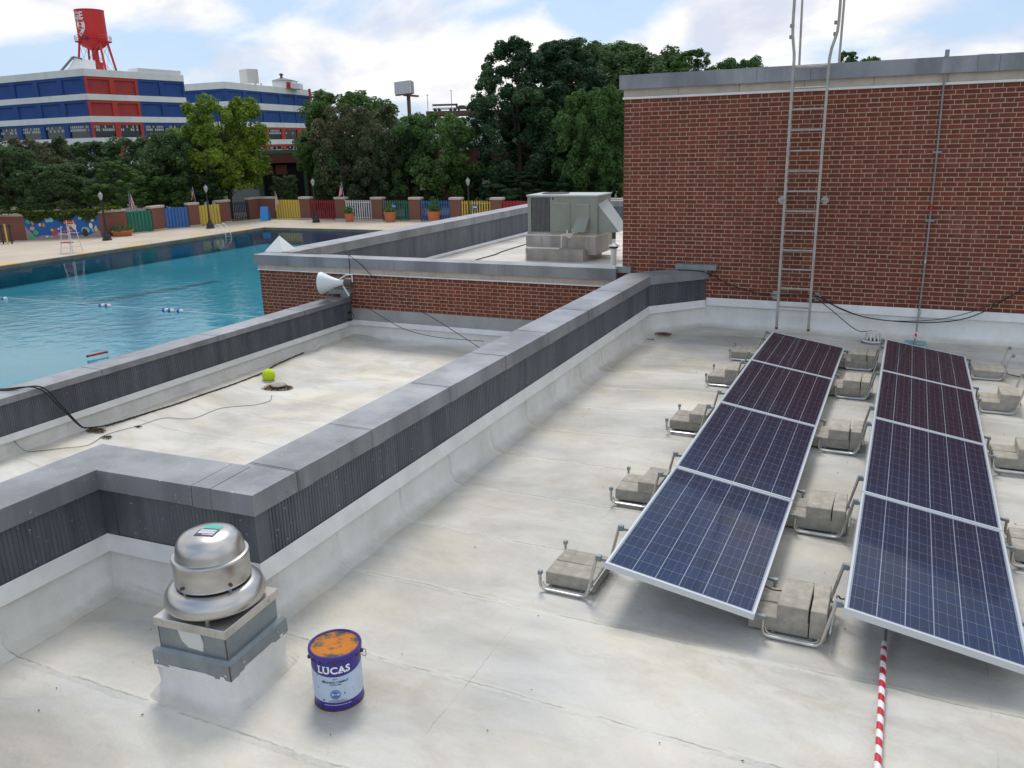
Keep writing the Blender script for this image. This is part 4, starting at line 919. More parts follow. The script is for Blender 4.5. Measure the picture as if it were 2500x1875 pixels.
for u, v, s_ in ((-.075, .215, .010), (-.073, .205, .007), (.040, .128, .006), (.044, .122, .005), (.041, .116, .004), (.060, .112, .003), (-.12, .16, .006), (.095, .14, .005), (.02, .10, .003), (-.04, .06, .006), (.05, .05, .005), (-.125, .258, .012), (-.12, .24, .008)):
    n_ = 7; k.add([wrap(u+s_*rr_.uniform(.3, 1)*math.cos(i*.9)*.6, v+s_*rr_.uniform(.5, 1.2)*math.sin(i*.9), BR+.0022) for i in range(n_)], [tuple(range(n_))])
k.build('paint_chip', M['rust'], BK, kind='stuff')
k = MB()
for i in range(26):
    u = rr_.uniform(-.2, .2); s_ = rr_.uniform(.004, .016); v = rr_.uniform(.004, .024); k.add([wrap(u+s_*math.cos(j)*rr_.uniform(.6, 1.4), v+s_*.5*math.sin(j), BR+.0030) for j in (0, 1, 2, 3, 4, 5)], [tuple(range(6))])
k.build('rust_stain', M['rust'], BK, kind='stuff')
for sg in (1, -1):
    a = A0+R(88)*sg; c_, s_ = math.cos(a), math.sin(a); MB().tube([(c_*BR, s_*BR, BH-.065), (c_*(BR+.016), s_*(BR+.016), BH-.065)], .012, 8).build('handle_ear', M['rust'], BK)
aR = A0+R(88); aL = A0-R(88); q0 = Vector((math.cos(aR), math.sin(aR), 0)); q1 = Vector((math.cos(aL), math.sin(aL), 0)); bk = Vector((math.cos(A0+math.pi), math.sin(A0+math.pi), 0))
MB().tube(bez([q0*(BR+.012)+Vector((0, 0, BH-.065)), q0*(BR+.028)+Vector((0, 0, BH-.06)), q0*(BR+.026)-bk*.01+Vector((0, 0, BH-.10)), (q0+bk).normalized()*(BR+.02)+Vector((0, 0, BH-.16)), bk*(BR+.014)+Vector((0, 0, BH-.20)), (q1+bk).normalized()*(BR+.02)+Vector((0, 0, BH-.16)), q1*(BR+.018)+Vector((0, 0, BH-.065))], 6), .0025, 6).build('wire_handle', M['galv'], BK)

# --- things on the sunken roof strip
zs = -.74
bp0 = gz(656, 933, zs); tb_ = MB(); br_ = .112
tb_.lathe([(br_*math.sin(R(k*10)), -br_*math.cos(R(k*10))) for k in range(0, 19)], n=32)
o = tb_.build('ball', M['ball'], None, smooth=True); o.location = (bp0.x, bp0.y+.02, zs+br_+.012); tag(o, 'large yellow-green tennis ball resting beside the leaf-choked drain', 'ball')
dp_ = gz(681, 942, zs+.03)
o = MB().lathe([(0, .03), (.10, .028), (.125, .015), (.13, .0)], (dp_.x, dp_.y, zs+.04), 28).build('drain_cover', M['concrete'], None, smooth=True); tag(o, 'round pale drain cover lying in leaf litter next to the tennis ball', 'drain cover')
def litter(cx_, cy_, z, rx, ry, n, seed, lab, size=.018):
    r_ = random.Random(seed); mb = MB()
    for i in range(n):
        a = r_.uniform(0, 6.28); q = r_.random()**.6; x = cx_+rx*q*math.cos(a); y = cy_+ry*q*math.sin(a); s_ = size*r_.uniform(.4, 1.3); ro = r_.uniform(0, 6.28); h = r_.uniform(.002, .018)*(1.3-q)
        mb.add([(x+s_*math.cos(ro), y+s_*math.sin(ro), z+h), (x-s_*.4*math.sin(ro), y+s_*.4*math.cos(ro), z+h+.006), (x-s_*math.cos(ro), y-s_*math.sin(ro), z+h), (x+s_*.4*math.sin(ro), y-s_*.4*math.cos(ro), z+h*.5)], [(0, 1, 2, 3)])
    o_ = mb.build('leaf_litter', M['debris']); o_['kind'] = 'stuff'; tag(o_, lab, 'debris'); return o_
litter(dp_.x-.06, dp_.y-.03, zs+.005, .36, .20, 1100, 1, 'brown leaf litter heaped round the drain cover and the tennis ball')
q = on_strip(228, 1050); litter(q.x+.06, q.y, q.z+.0, .17, .10, 300, 2, 'dark clump of dead leaves where the cables touch the sunken roof')
q = on_strip(258, 1068); litter(q.x, q.y, q.z, .10, .07, 90, 3, 'smaller clump of dead leaves right of the cable end')
q = on_strip(337, 1042); litter(q.x, q.y, q.z, .07, .035, 45, 8, 'scrap of dead leaves on the thin wire of the sunken roof')
litter(-3.58, 13.68, roofz(-3.58, 13.7)+.02, .14, .10, 260, 4, 'brown leaf litter near the far bend of the long parapet')
litter(-3.70, 13.25, roofz(-3.6, 13.2)+.004, .10, .06, 25, 5, 'scattered leaf crumbs below the litter at the parapet bend', .012)
q = gz(266, 1437, 0); litter(q.x, q.y, .008, .05, .03, 26, 6, 'tiny leaf and twig scrap in the near left roof corner', .014)
mb = MB(); r_ = random.Random(9)
for i in range(150):
    x = r_.uniform(-4.6, 2.4); y = r_.uniform(1.4, 13.9)
    if x < -3.4 and y > 3.6: continue
    s_ = r_.uniform(.004, .012); ro = r_.uniform(0, 6); mb.add([(x+s_*math.cos(ro+k*1.57)*(1 if k % 2 else .5), y+s_*math.sin(ro+k*1.57)*(1 if k % 2 else .5), wr(x, y)+.008) for k in range(4)]+[(x, y, wr(x, y)+.014)], [(0, 1, 4), (1, 2, 4), (2, 3, 4), (3, 0, 4)])
o = mb.build('grit', M['debris']); o['kind'] = 'stuff'; tag(o, 'specks of grit and twig scattered over the main white roof', 'debris')
# leaf line caught along the cables
line = [on_strip(x, y, .004) for x, y in ((262, 1040), (322, 1022), (372, 1006), (430, 988), (500, 963), (560, 943), (610, 924), (640, 912), (672, 893), (700, 880), (742, 862))]
lp = bez(line, 10); r_ = random.Random(12); mb = MB()
for i in range(1100):
    k = int(r_.random()**1.35*(len(lp)-1)); p_ = lp[k]+Vector((r_.gauss(0, .018), r_.gauss(0, .022), r_.uniform(0, .015))); s_ = r_.uniform(.006, .018); ro = r_.uniform(0, 6)
    mb.add([p_+Vector((s_*math.cos(ro), s_*math.sin(ro), 0)), p_+Vector((-s_*.4*math.sin(ro), s_*.4*math.cos(ro), .006)), p_-Vector((s_*math.cos(ro), s_*math.sin(ro), 0)), p_+Vector((s_*.4*math.sin(ro), -s_*.4*math.cos(ro), 0))], [(0, 1, 2, 3)])
o = mb.build('leaf_litter', M['debris']); o['kind'] = 'stuff'; tag(o, 'long thin line of dead leaves caught along the cables on the sunken roof', 'debris')
def cable(name, pts, r_, lab, mat='black', n=10):
    o_ = MB().tube(bez(pts, n), r_, 6).build(name, M[mat]); return tag(o_, lab, 'cable')
lift = lambda v, h: Vector((v.x, v.y, v.z+h))
cg = 'black cables crossing the left parapet'
for k, (ax, ay) in enumerate(((0, 950), (18, 952))):
    s0 = gz(ax, ay, .145); mid = gz(90+k*18, 1010-k*8, -.35); e_ = on_strip(205, 1048, .02); ed = Vector((-10.545, s0.y+.22+.05*k, .145)); cable('black_cable', [s0+Vector((-.5, -.1, .01)), s0, ed, ed.lerp(e_, .4)+Vector((.07, 0, -.04)), ed.lerp(e_, .75)+Vector((.10, 0, -.09)), e_+Vector((.03, 0, 0)), on_strip(228, 1047, .02)], .010, ('upper' if k else 'lower')+' thick black cable dropping over the left parapet onto the sunken roof')
cable('black_cable', [lift(p_, .008) for p_ in [on_strip(205, 1048)]+line], .010, 'thick black cable lying along the sunken roof towards the loudspeaker')
cable('thin_wire', [Vector((-10.60, 6.9, -.30)), on_strip(30, 1075, .04), on_strip(60, 1101, .01)]+[on_strip(x, y, .01) for x, y in ((100, 1102), (150, 1096), (215, 1088), (262, 1062), (340, 1040), (400, 1022), (470, 1023), (540, 998), (620, 990), (658, 980), (664, 966))], .0035, 'thin dark wire wandering over the sunken roof below the tennis ball')
cable('grey_wire', [on_strip(742, 862, .01), on_strip(775, 838, .015), on_strip(800, 822, .03), Vector((-10.57, 14.2, -.55)), Vector((-10.56, 14.45, -.40))], .007, 'pale painted cable climbing the corner under the loudspeaker', 'vent')
# cables from the mid wing coping
Y0 = YM-.085
top = gy(851, 624, Y0)
cable('black_cable', [gz(667, 608, .975), gz(700, 616, .975), gz(780, 620, .975), lift(top, .02), top, gy(853, 650, Y0), gy(855, 700, Y0-.02), gy(857, 735, Y0-.04), gy(858, 770, Y0-.05)], .007, 'black wire draped over the wing coping and dropping behind the loudspeaker')
cable('black_cable', [lift(top, .015), gy(880, 645, Y0), gy(930, 695, Y0-.1), gy(1000, 748, Y0-.3), gy(1060, 778, Y0-.6), Vector((-5.9, 12.9, -.70)), Vector((-5.0, 12.0, -.72)), Vector((-4.4, 11.0, -.2))], .007, 'black wire sagging from the wing coping across the brick to the sunken roof')
cable('black_cable', [gy(858, 728, Y0), gy(900, 753, Y0-.1), gy(980, 800, Y0-.5), gy(1060, 822, Y0-1.4), gy(1180, 833, 12.2)], .006, 'lower black wire running from the loudspeaker corner over the sunken roof')
k = MB()
for j in range(4): k.lathe([(.075+.006*j, 0), (.081+.006*j, .006), (.075+.006*j, .012), (.069+.006*j, .006), (.075+.006*j, 0)], (0, 0, j*.011), 24)
o = k.build('cable_coil', M['black']); o.location = gy(857, 772, YM-.12); o.rotation_euler = (R(80), R(10), 0); tag(o, 'small coil of black cable hanging in the corner under the loudspeaker', 'cable')
# cables on the tower wall
wy = 14.70
cable('black_cable', [gz(1655, 659, 1.0), gz(1700, 661, 1.0), gy(1732, 668, wy), gy(1790, 698, wy), gy(1870, 719, wy), gy(1985, 722, wy), gy(2050, 752, wy-.05), gy(2120, 776, wy-.08), gy(2230, 787, wy-.1), gy(2330, 783, wy-.08), gy(2400, 762, wy-.05), gy(2470, 722, wy), gy(2520, 698, wy), gy(2600, 690, wy)], .009, 'upper black cable drooping across the foot of the brick tower')
cable('black_cable', [gy(1985, 716, wy), gy(2060, 758, wy-.04), gy(2150, 781, wy-.08), gy(2270, 782, wy-.08), gy(2360, 765, wy-.05), gy(2440, 735, wy-.02), gy(2500, 705, wy)], .006, 'second thinner black cable drooping beside the first on the tower foot')
cable('black_cable', [gy(1990, 725, wy), gy(2030, 757, wy-.06), gy(2090, 805, 14.5), Vector((-.36, 14.2, .19))], .007, 'black cable slanting from the ladder foot down to the domed drain')
cable('black_cable', [gz(2448, 910, .05), gz(2475, 917, .02), gz(2520, 925, .015), gz(2600, 940, .015)], .007, 'short black cable leaving the farthest tray on the right')
cable('panel_lead', [(-.66, 5.42, .22), (-.60, 5.42, .20), (-.50, 5.44, .20)], .005, 'short black lead between the left solar row and the nearest middle tray', n=5)
cable('panel_lead', [(-.19, 5.50, .20), (-.17, 5.52, .17), (-.13, 5.48, .22), (-.11, 5.45, .33)], .006, 'black lead looping up to the right solar row', n=5)

# --- loudspeaker
HS = thing('loudspeaker', 'white horn loudspeaker on the end of the pool side parapet', 'loudspeaker')
hc = Vector((-10.88, 14.02, .50)); ax = (Vector((-10.34, 14.14, .52))-hc); ln = ax.length; ax.normalize()
prof = [(.225, 0), (.232, .004), (.229, .02), (.212, .06), (.178, .13), (.138, .21), (.10, .30), (.075, .38), (.060, .45), (.052, .52)]
k = MB().lathe([(r_, z) for r_, z in prof], n=40); k.lathe([(r_-.008, z+.006) for r_, z in prof], n=40)
rot = ax.to_track_quat('Z', 'Y').to_matrix()
def place(mb): mb.v = [tuple(rot @ Vector(v) + hc) for v in mb.v]; return mb
place(k).build('horn_bell', M['horn'], HS, smooth=True)
place(MB().lathe([(0, .50), (.062, .505), (.072, .52), (.072, .535), (.060, .54), (0, .54)], n=24)).build('throat_ring', M['galv'], HS)
place(MB().lathe([(0, .54), (.085, .54), (.088, .56), (.088, .66), (.075, .68), (0, .68)], n=28)).build('driver', pm('driver_grey', (.07, .065, .06), None, rough=.5), HS, smooth=True)
e_ = hc+ax*.48
MB().tube([e_+Vector((-.06, -.02, .07)), e_+Vector((.10, 0, .16)), e_+Vector((.24, .0, .17)), e_+Vector((.24, .0, .02))], .014, 8).build('mount_bar', M['horn'], HS)
MB().beam(e_+Vector((0, 0, -.07)), e_+Vector((.10, .05, -.28)), .03).build('mount_foot', M['horn'], HS)
o = MB(); o.box(-11.03, -10.49, 14.44, 14.60, .215, .30); o.box(-10.75, -10.55, 14.47, 14.60, .135, .214)
tag(o.build('flashing_hood', M['galv']), 'dark metal hood on the brick behind the loudspeaker driver', 'flashing hood')

# --- rooftop air handling unit on its curb
HV = thing('air_conditioner', 'green-grey rooftop air conditioner on a weathered curb on the low wing roof', 'air conditioner')
HY = 22.0; hx0, hx1 = -9.72, -7.66; hz0, hz1 = .74, 1.73; hd_ = 1.15
MB().box(-9.78, -7.70, HY-.01, HY+hd_+.25, .16, .66).build('upper_curb', M['curb'], HV); MB().box(-9.79, -7.69, HY-.02, HY+hd_+.26, .655, .69).build('curb_trim', M['vent'], HV)
MB().box(-9.62, -7.95, HY-.34, HY+hd_+.1, -.02, .315).build('lower_curb', M['curb'], HV)
for x in (-9.30, -8.55, -8.05, -7.9): MB().box(x-.012, x+.012, HY-.018, HY-.009, .32, .65).build('curb_seam', M['concrete'], HV)
MB().box(-9.74, -7.68, HY, HY+hd_+.2, .692, .74).build('base_rail', M['curb'], HV)
MB().box(hx0, hx1, HY+.01, HY+hd_, hz0, hz1).build('cabinet', M['hvac'], HV)
MB().bbox(hx0-.025, hx1+.02, HY-.015, HY+hd_+.02, hz1, hz1+.045, .012).build('cabinet_top', M['hvac_top'], HV)
MB().lathe([(.0, .004), (.36, .006), (.38, .02), (.40, .0)], (hx0+.62, HY+.60, hz1+.045), 32).build('fan_grille', M['coil'], HV)
MB().box(hx0+.10, hx0+.67, HY-.002, HY+.02, .77, 1.70).build('condenser_coil', M['coil'], HV)
k = MB()
for i in range(15): k.box(hx0+.10+.038*i+.004, hx0+.10+.038*i+.012, HY-.010, HY-.002, .77, 1.70)
k.build('coil_guard_wire', M['galv'], HV, kind='stuff')
for x0, x1, z0, z1 in ((hx0+.80, hx0+1.27, .79, 1.55), (hx0+1.45, hx0+1.84, .80, 1.52)):
    pn = MB().bbox(0, x1-x0, 0, .016, 0, z1-z0, .003); o = pn.build('access_panel', M['hvac'], HV); o.location = (x0, HY-.006, z0)
    MB().box(x0+.0, x1+.0, HY-.010, HY-.005, z1-.006, z1+.010).build('panel_lip', M['hvac_top'], HV)
MB().box(hx0+.755, hx0+.785, HY-.004, HY+.012, 1.64, 1.70).build('vent_slot', M['dark'], HV)
x0, x1 = hx0+1.44, hx0+1.84
MB().add([(x0+.03, HY, 1.20), (x1, HY, 1.20), (x1-.07, HY-.24, .80), (x0-.03, HY-.24, .80), (x1, HY, .80), (x0+.03, HY, .80)], [(0, 3, 2, 1), (1, 2, 4), (0, 5, 3), (3, 5, 4, 2)]).build('exhaust_hood', M['hvac'], HV)
x = hx1
MB().add([(x, HY+.05, 1.52), (x, HY+.85, 1.62), (x+.62, HY+.80, .83), (x+.62, HY+.0, .83-.03)], [(0, 1, 2, 3)]).build('intake_hood_top', M['hvac_top'], HV)
MB().add([(x, HY+.05, 1.51), (x+.62, HY+.0, .795), (x, HY+.05, .76)], [(0, 1, 2)]).build('intake_hood_side', M['hvac'], HV)
MB().add([(x, HY+.85, 1.60), (x+.62, HY+.80, .82), (x, HY+.85, .76)], [(0, 2, 1)]).build('intake_hood_side', M['hvac'], HV)
pv = [(-9.62, HY-.39, -.0), (-9.62, HY-.39, .36), (-8.62, HY-.38, .36), (-8.62, HY-.22, .36), (-8.62, HY-.20, .72), (-8.47, HY-.16, .73), (-8.36, HY-.12, .73)]
MB().tube(pv, .022, 8).build('condensate_pipe', M['pvc'], HV); MB().tube([(-8.47, HY-.16, .66), (-8.47, HY-.16, .84)], .022, 8).build('condensate_pipe', M['pvc'], HV)
MB().tube([(-8.46, HY-.16, .66), (-8.36, HY-.16, .64), (-8.34, HY-.16, .70), (-8.30, HY-.12, .77), (-8.2, HY-.08, .79)], .022, 8).build('condensate_trap', M['pvc'], HV)
MB().box(-8.36, -8.22, HY-.10, HY-.01, .78, .87).build('switch_box', M['vent'], HV)
cable('black_cable', [gz(1150+x*.17179, 440+y*.17179, .01) for x, y in ((-70, 1190), (70, 1135), (330, 1060), (430, 1020), (600, 965), (700, 935), (800, 905))], .02, 'black cable snaking over the wing roof to the air conditioner curb')
for (px, py, hgt, lab) in ((1498, 640, .47, 'white vent pipe with grey cap closest to the brick tower corner'), (1497, 617, .62, 'grey capped vent pipe behind the air conditioner, farther from the coping')):
    b_ = gz(px, py+(10 if hgt < .5 else -10), 0); t = thing('vent_pipe', lab, 'vent pipe', tuple(b_), group='capped vent pipes beside the air conditioner')
    MB().lathe([(.075, -.02), (.075, hgt)], n=20).build('pipe', M['vent'], t, smooth=True)
    if hgt > .5: MB().lathe([(.078, hgt-.32), (.078, hgt)], n=20).build('pipe_sleeve', M['coil'], t)
    MB().lathe([(.0, hgt+.15), (.165, hgt+.065), (.165, hgt+.055), (0, hgt+.09)], n=8).build('rain_cap', M['galv'], t); MB().lathe([(.10, hgt), (.12, hgt+.02), (.10, hgt+.06)], n=16).build('cap_collar', M['coil'], t)

# ================================================================ POOLSIDE
ZD = -4.4
# --- perimeter wall: piers and coloured picket gates between them
FH = 2.18
def base(x, y): p_ = gz(x, y, ZD); return Vector((p_.x, p_.y))
def pier(a_, b_, lab, h=FH, cap=True, dep=.62, mat='brick_far'):
    d_ = (b_-a_); ln = d_.length; d_.normalize(); ang = math.atan2(d_.y, d_.x); t = thing('brick_pier', lab, 'brick pier', (a_.x, a_.y, ZD), ang, 'brick piers of the pool fence')
    MB().box(0, ln, 0, dep, 0, h).build('pier_brick', M[mat], t); MB().box(-.04, ln+.04, -.045, dep+.04, 0, .13).build('pier_plinth', M['cap'], t)
    if cap: MB().bbox(-.07, ln+.07, -.07, dep+.07, h, h+.22, .03).build('pier_cap', M['cap'], t)
    return t
def gate(a_, b_, mat, lab, h=2.05, pitch=.30, wide=.16, solid=None, slats=True):
    d_ = b_-a_; ln = d_.length; d_.normalize(); ang = math.atan2(d_.y, d_.x); t = thing('fence_gate', lab, 'fence panel', (a_.x, a_.y, ZD), ang, 'coloured fence panels round the pool')
    if solid: MB().box(0, ln, .16, .18, .05, h-.05).build('backing_sheet', M[solid], t)
    n_ = max(3, int(ln/pitch)); me = None; wv_ = ln/n_*wide/pitch
    me = MB().add([(-wv_/2, .10, .04), (0, .02, .04), (wv_/2, .10, .04), (-wv_/2, .10, h), (0, .02, h), (wv_/2, .10, h)], [(0, 1, 4, 3), (1, 2, 5, 4), (0, 3, 5, 2), (3, 4, 5), (0, 2, 1)]).mesh('picket', M[mat])
    for i in range(n_): mobj('picket', me, t, (ln*(i+.5)/n_, 0, 0))
    for z in (.25, h-.25): MB().box(0, ln, .11, .15, z, z+.07).build('gate_rail', M[mat], t)
    return t
def low_wall(name, pts, lab, mat, h=FH, cap=True, dep=.5):
    t = thing(name, lab, 'wall'); sweep(pts, [(0, ZD), (0, ZD+h), (-dep, ZD+h), (-dep, ZD)]).build('wall_brick', M[mat], t)
    if cap: sweep(pts, [(.07, ZD+h), (.07, ZD+h+.2), (-dep-.07, ZD+h+.2), (-dep-.07, ZD+h)]).build('wall_cap', M['cap'], t)
    return t
B = base
low_wall('brick_wall', [B(-80, 588.5), B(66.9, 586.6)], 'brick wall section at the left end of the pool fence, left of the mural', 'brick_far')
mural = low_wall('mural_wall', [B(66.9, 586.6), B(247.7, 578.4)], 'blue mural wall painted with sea creatures, half covered by ivy', 'cap')
# mural: painted field, sand and plain sea shapes, each a flat painted shape on the wall
ma, mb_ = B(66.9, 586.6), B(247.7, 578.4); md = (mb_-ma); ml = md.length; md.normalize(); mn = Vector((md.y, -md.x))
def mpt(u, v, o_): q = ma+md*u*ml+mn*o_; return (q.x, q.y, ZD+.02+v*(FH-.04))
def mshape(name, pts, col, o_=.012):
    if col not in MATS: MATS[col] = pm(col, MCOL[col], None, rough=.8)
    MB().add([mpt(u, v, o_) for u, v in pts], [tuple(range(len(pts)))]).build(name, MATS[col], mural)
MCOL = {'mural_blue': (.02, .10, .32), 'mural_sand': (.28, .23, .22), 'mural_green': (.08, .33, .18), 'mural_mint': (.18, .48, .38), 'mural_yellow': (.60, .48, .10), 'mural_orange': (.55, .22, .06), 'mural_red': (.42, .06, .08), 'mural_white': (.6, .6, .6), 'mural_cave': (.05, .03, .03), 'mural_sky': (.12, .38, .55), 'mural_purple': (.16, .08, .35), 'mural_pink': (.55, .30, .28)}
mshape('painted_field', [(0, 0), (1, 0), (1, 1), (0, 1)], 'mural_blue', .006)
mshape('painted_sand', [(0, 0), (1, 0), (1, .25), (.93, .22), (.85, .10), (.62, .12), (.5, .2), (.43, .28), (.36, .14), (.22, .17), (.12, .10), (.06, .35), (0, .6)], 'mural_sand')
rm = random.Random(4)
def blob(cu_, cv_, ru, rv, n_=9, j_=.25): return [(cu_+ru*math.cos(i*6.283/n_)*rm.uniform(1-j_, 1+j_), cv_+rv*math.sin(i*6.283/n_)*rm.uniform(1-j_, 1+j_)) for i in range(n_)]
for i, (u, v, ru, rv, c_) in enumerate(((.05, .78, .025, .10, 'mural_green'), (.11, .72, .02, .09, 'mural_pink'), (.09, .48, .03, .09, 'mural_pink'), (.13, .3, .035, .12, 'mural_green'), (.07, .12, .05, .10, 'mural_green'), (.20, .62, .018, .09, 'mural_yellow'), (.25, .60, .018, .09, 'mural_orange'),
        (.31, .78, .03, .07, 'mural_mint'), (.36, .80, .03, .08, 'mural_mint'), (.29, .88, .015, .05, 'mural_white'), (.38, .27, .035, .17, 'mural_red'), (.35, .38, .015, .06, 'mural_yellow'), (.44, .42, .015, .04, 'mural_white'), (.27, .12, .02, .04, 'mural_white'), (.33, .09, .02, .04, 'mural_pink'),
        (.55, .68, .04, .08, 'mural_orange'), (.60, .63, .035, .12, 'mural_yellow'), (.57, .45, .03, .10, 'mural_red'), (.65, .5, .03, .14, 'mural_white'), (.60, .32, .03, .07, 'mural_orange'), (.64, .15, .03, .06, 'mural_purple'), (.79, .3, .06, .17, 'mural_mint'), (.79, .20, .04, .17, 'mural_cave'),
        (.75, .84, .025, .06, 'mural_mint'), (.81, .85, .025, .07, 'mural_orange'), (.94, .88, .035, .06, 'mural_sky'), (.91, .72, .022, .06, 'mural_yellow'), (.88, .5, .030, .11, 'mural_white'), (.90, .30, .02, .08, 'mural_sky'), (.945, .35, .022, .14, 'mural_yellow'), (.97, .25, .015, .09, 'mural_orange'))):
    mshape('painted_shape', blob(u, v, ru, rv), c_, .016+.002*(i % 7))
low_wall('brick_wall', [B(247.7, 578.4), B(314.6, 571.2)], 'brick wall section between the mural and the green fence panel', 'brick_far')
segs = [('g', 316.4, 570.3, 377, 564, 'gate_green', 'green corrugated fence panel beside the mural wall', 'gate_green'), ('p', 377, 564, 406.8, 559.8, 'brick pier between the left green and the left blue fence panels'),
 ('g', 409, 559.6, 464.4, 554.0, 'gate_blue', 'bright blue corrugated fence panel, third opening from the mural side', 'gate_blue'), ('p', 465.6, 553.6, 490.4, 551.2, 'brick pier between the bright blue and the left yellow fence panels'),
 ('g', 491.5, 550.8, 542.4, 545.1, 'gate_yellow', 'yellow fence panel with a patched door, behind the second lamp post', 'gate_yellow'), ('p', 542.4, 545.1, 566.1, 541.8, 'brick pier between the left yellow and the dark fence panels'),
 ('g', 567.3, 541.5, 611.3, 536.2, 'gate_dark', 'dark navy barred gate left of the wide corner pier', None)]
right = [('g', 673.5, 535.2, 734.5, 535.6, 'gate_yellow', 'yellow corrugated fence panel right of the corner pier', 'gate_yellow'), ('p', 734.5, 535.6, 759.4, 535.8, 'brick pier between the middle yellow and the left red fence panels'),
 ('g', 759.4, 535.8, 820.4, 536.3, 'gate_red', 'red fence panel behind the third lamp post', None), ('p', 820.4, 536.3, 844, 536.5, 'brick pier with faint graffiti between red and white fence panels'),
 ('g', 844, 536.5, 908.8, 537.2, 'gate_white', 'white picket fence panel', None), ('p', 908.8, 537.2, 934.6, 537.6, 'brick pier between the white and the right green fence panels'),
 ('g', 934.6, 537.6, 1001.5, 538.4, 'gate_green', 'right green fence panel with a small round sign', None), ('p', 1001.5, 538.4, 1027, 538.8, 'brick pier between the right green and the dark blue fence panels'),
 ('g', 1027, 538.8, 1099.6, 539.7, 'gate_blue', 'deep blue picket fence panel behind the largest potted plant', None), ('p', 1099.6, 539.7, 1125.8, 540.1, 'brick pier between the deep blue and the right yellow fence panels'),
 ('g', 1125.8, 540.1, 1199, 541, 'gate_yellow', 'rightmost yellow picket fence panel with a small round sign', None), ('p', 1199, 541, 1226, 541.4, 'brick pier between the rightmost yellow panel and the red panel by the air conditioner'),
 ('g', 1226, 541.4, 1300, 542.4, 'gate_red', 'red fence panel just left of the air conditioner', 'gate_red')]
YR = 75.9
for s_ in segs:
    a_, b_ = B(s_[1], s_[2]), B(s_[3], s_[4])
    if s_[0] == 'g': gate(a_, b_, s_[5], s_[6], solid=s_[7], pitch=.34 if s_[7] else .22, wide=.30 if s_[7] else .10)
    else: pier(a_, b_, s_[5])
for s_ in right:
    xa = gy(s_[1], s_[2], YR).x; xb = gy(s_[3], s_[4], YR).x; a_, b_ = Vector((xa, YR)), Vector((xb, YR))
    if s_[0] == 'g': gate(a_, b_, s_[5], s_[6], solid=s_[7], pitch=.34 if s_[7] else .27, wide=.26 if s_[7] else .15, h=2.08)
    else: pier(a_, b_, s_[5])
low_wall('corner_wall', [B(611.5, 536.2), Vector((-66.6, YR)), Vector((gy(673, 535, YR).x, YR))], 'wide brick corner pier of the pool fence behind the blue board', 'brick_far')
low_wall('brick_wall', [Vector((gy(1300, 542, YR).x, YR)), Vector((-8, YR))], 'far end of the pool fence wall hidden behind the air conditioner', 'brick_far', cap=True)
# small round signs
for px, py, lab in ((961, 504, 'small blue round sign on the right green fence panel'), (1160, 506, 'small blue round sign on the rightmost yellow fence panel')):
    q = gy(px, py, YR-.03); o = MB().tube([(q.x, q.y, q.z), (q.x, q.y+.03, q.z)], .28, 14).build('round_sign', M['gate_blue']); tag(o, lab, 'sign')
    MB().box(q.x-.2, q.x+.2, q.y-.012, q.y-.002, q.z-.04, q.z+.07).build('sign_mark', M['flag_white'], o)
# graffiti marks on the pier
q = gy(832, 513, YR-.01); mb = MB()
for k_ in range(6): mb.beam((q.x-.35+k_*.14, q.y, q.z+.22-(k_ % 2)*.1), (q.x-.28+k_*.14, q.y, q.z-.2+(k_ % 3)*.08), .035, .01)
# ivy on top of the mural wall
def leafcloud(n, fn, size, mat, name, seed, parent=None, tri=False):
    r_ = random.Random(seed); mb = MB(); V_, F_ = [], []
    for i in range(n):
        p_, s_ = fn(r_); s_ *= size*r_.uniform(.6, 1.35)
        u = Vector((r_.gauss(0, 1), r_.gauss(0, 1), r_.gauss(0, .7))).normalized(); v = u.orthogonal().normalized(); w2 = u.cross(v); a = r_.uniform(0, 6.28); v, w2 = v*math.cos(a)+w2*math.sin(a), w2*math.cos(a)-v*math.sin(a)
        o_ = len(V_); V_ += [p_+v*s_, p_+w2*s_*.55+u*s_*.15, p_-v*s_, p_-w2*s_*.55+u*s_*.15]; F_.append((o_, o_+1, o_+2, o_+3))
    mb.v = [tuple(q_) for q_ in V_]; mb.f = F_
    me = bpy.data.meshes.new(name); me.from_pydata(mb.v, [], F_); me.materials.append(M[mat]); o_ = bpy.data.objects.new(name, me); C.objects.link(o_)
    if parent is not None: o_.parent = parent
    return o_
iv0, iv1 = B(-60, 588.3), B(320, 571)
def ivy(r_):
    u = r_.random(); q = mpt(-.75+u*2.2 if False else 0, 0, 0)
    if r_.random() < .78: uu = r_.uniform(-.02, 1.02); low = .10+.30*abs(math.sin(uu*9))*(.4+.6*r_.random())
    else: uu = r_.uniform(-.5, 1.32); low = .03
    v = 1.10+.08*r_.random()-low*r_.random()*(1.2 if 0 < uu < 1 else .5); q = Vector(mpt(uu, v, r_.uniform(-.45, .14)))
    if not 0 < uu < 1: q.z += .14
    return q, 1
o = leafcloud(5200, ivy, .16, 'leaf_ivy', 'ivy', 6); o['kind'] = 'stuff'; tag(o, 'bright green ivy hanging over the top of the mural wall', 'ivy')
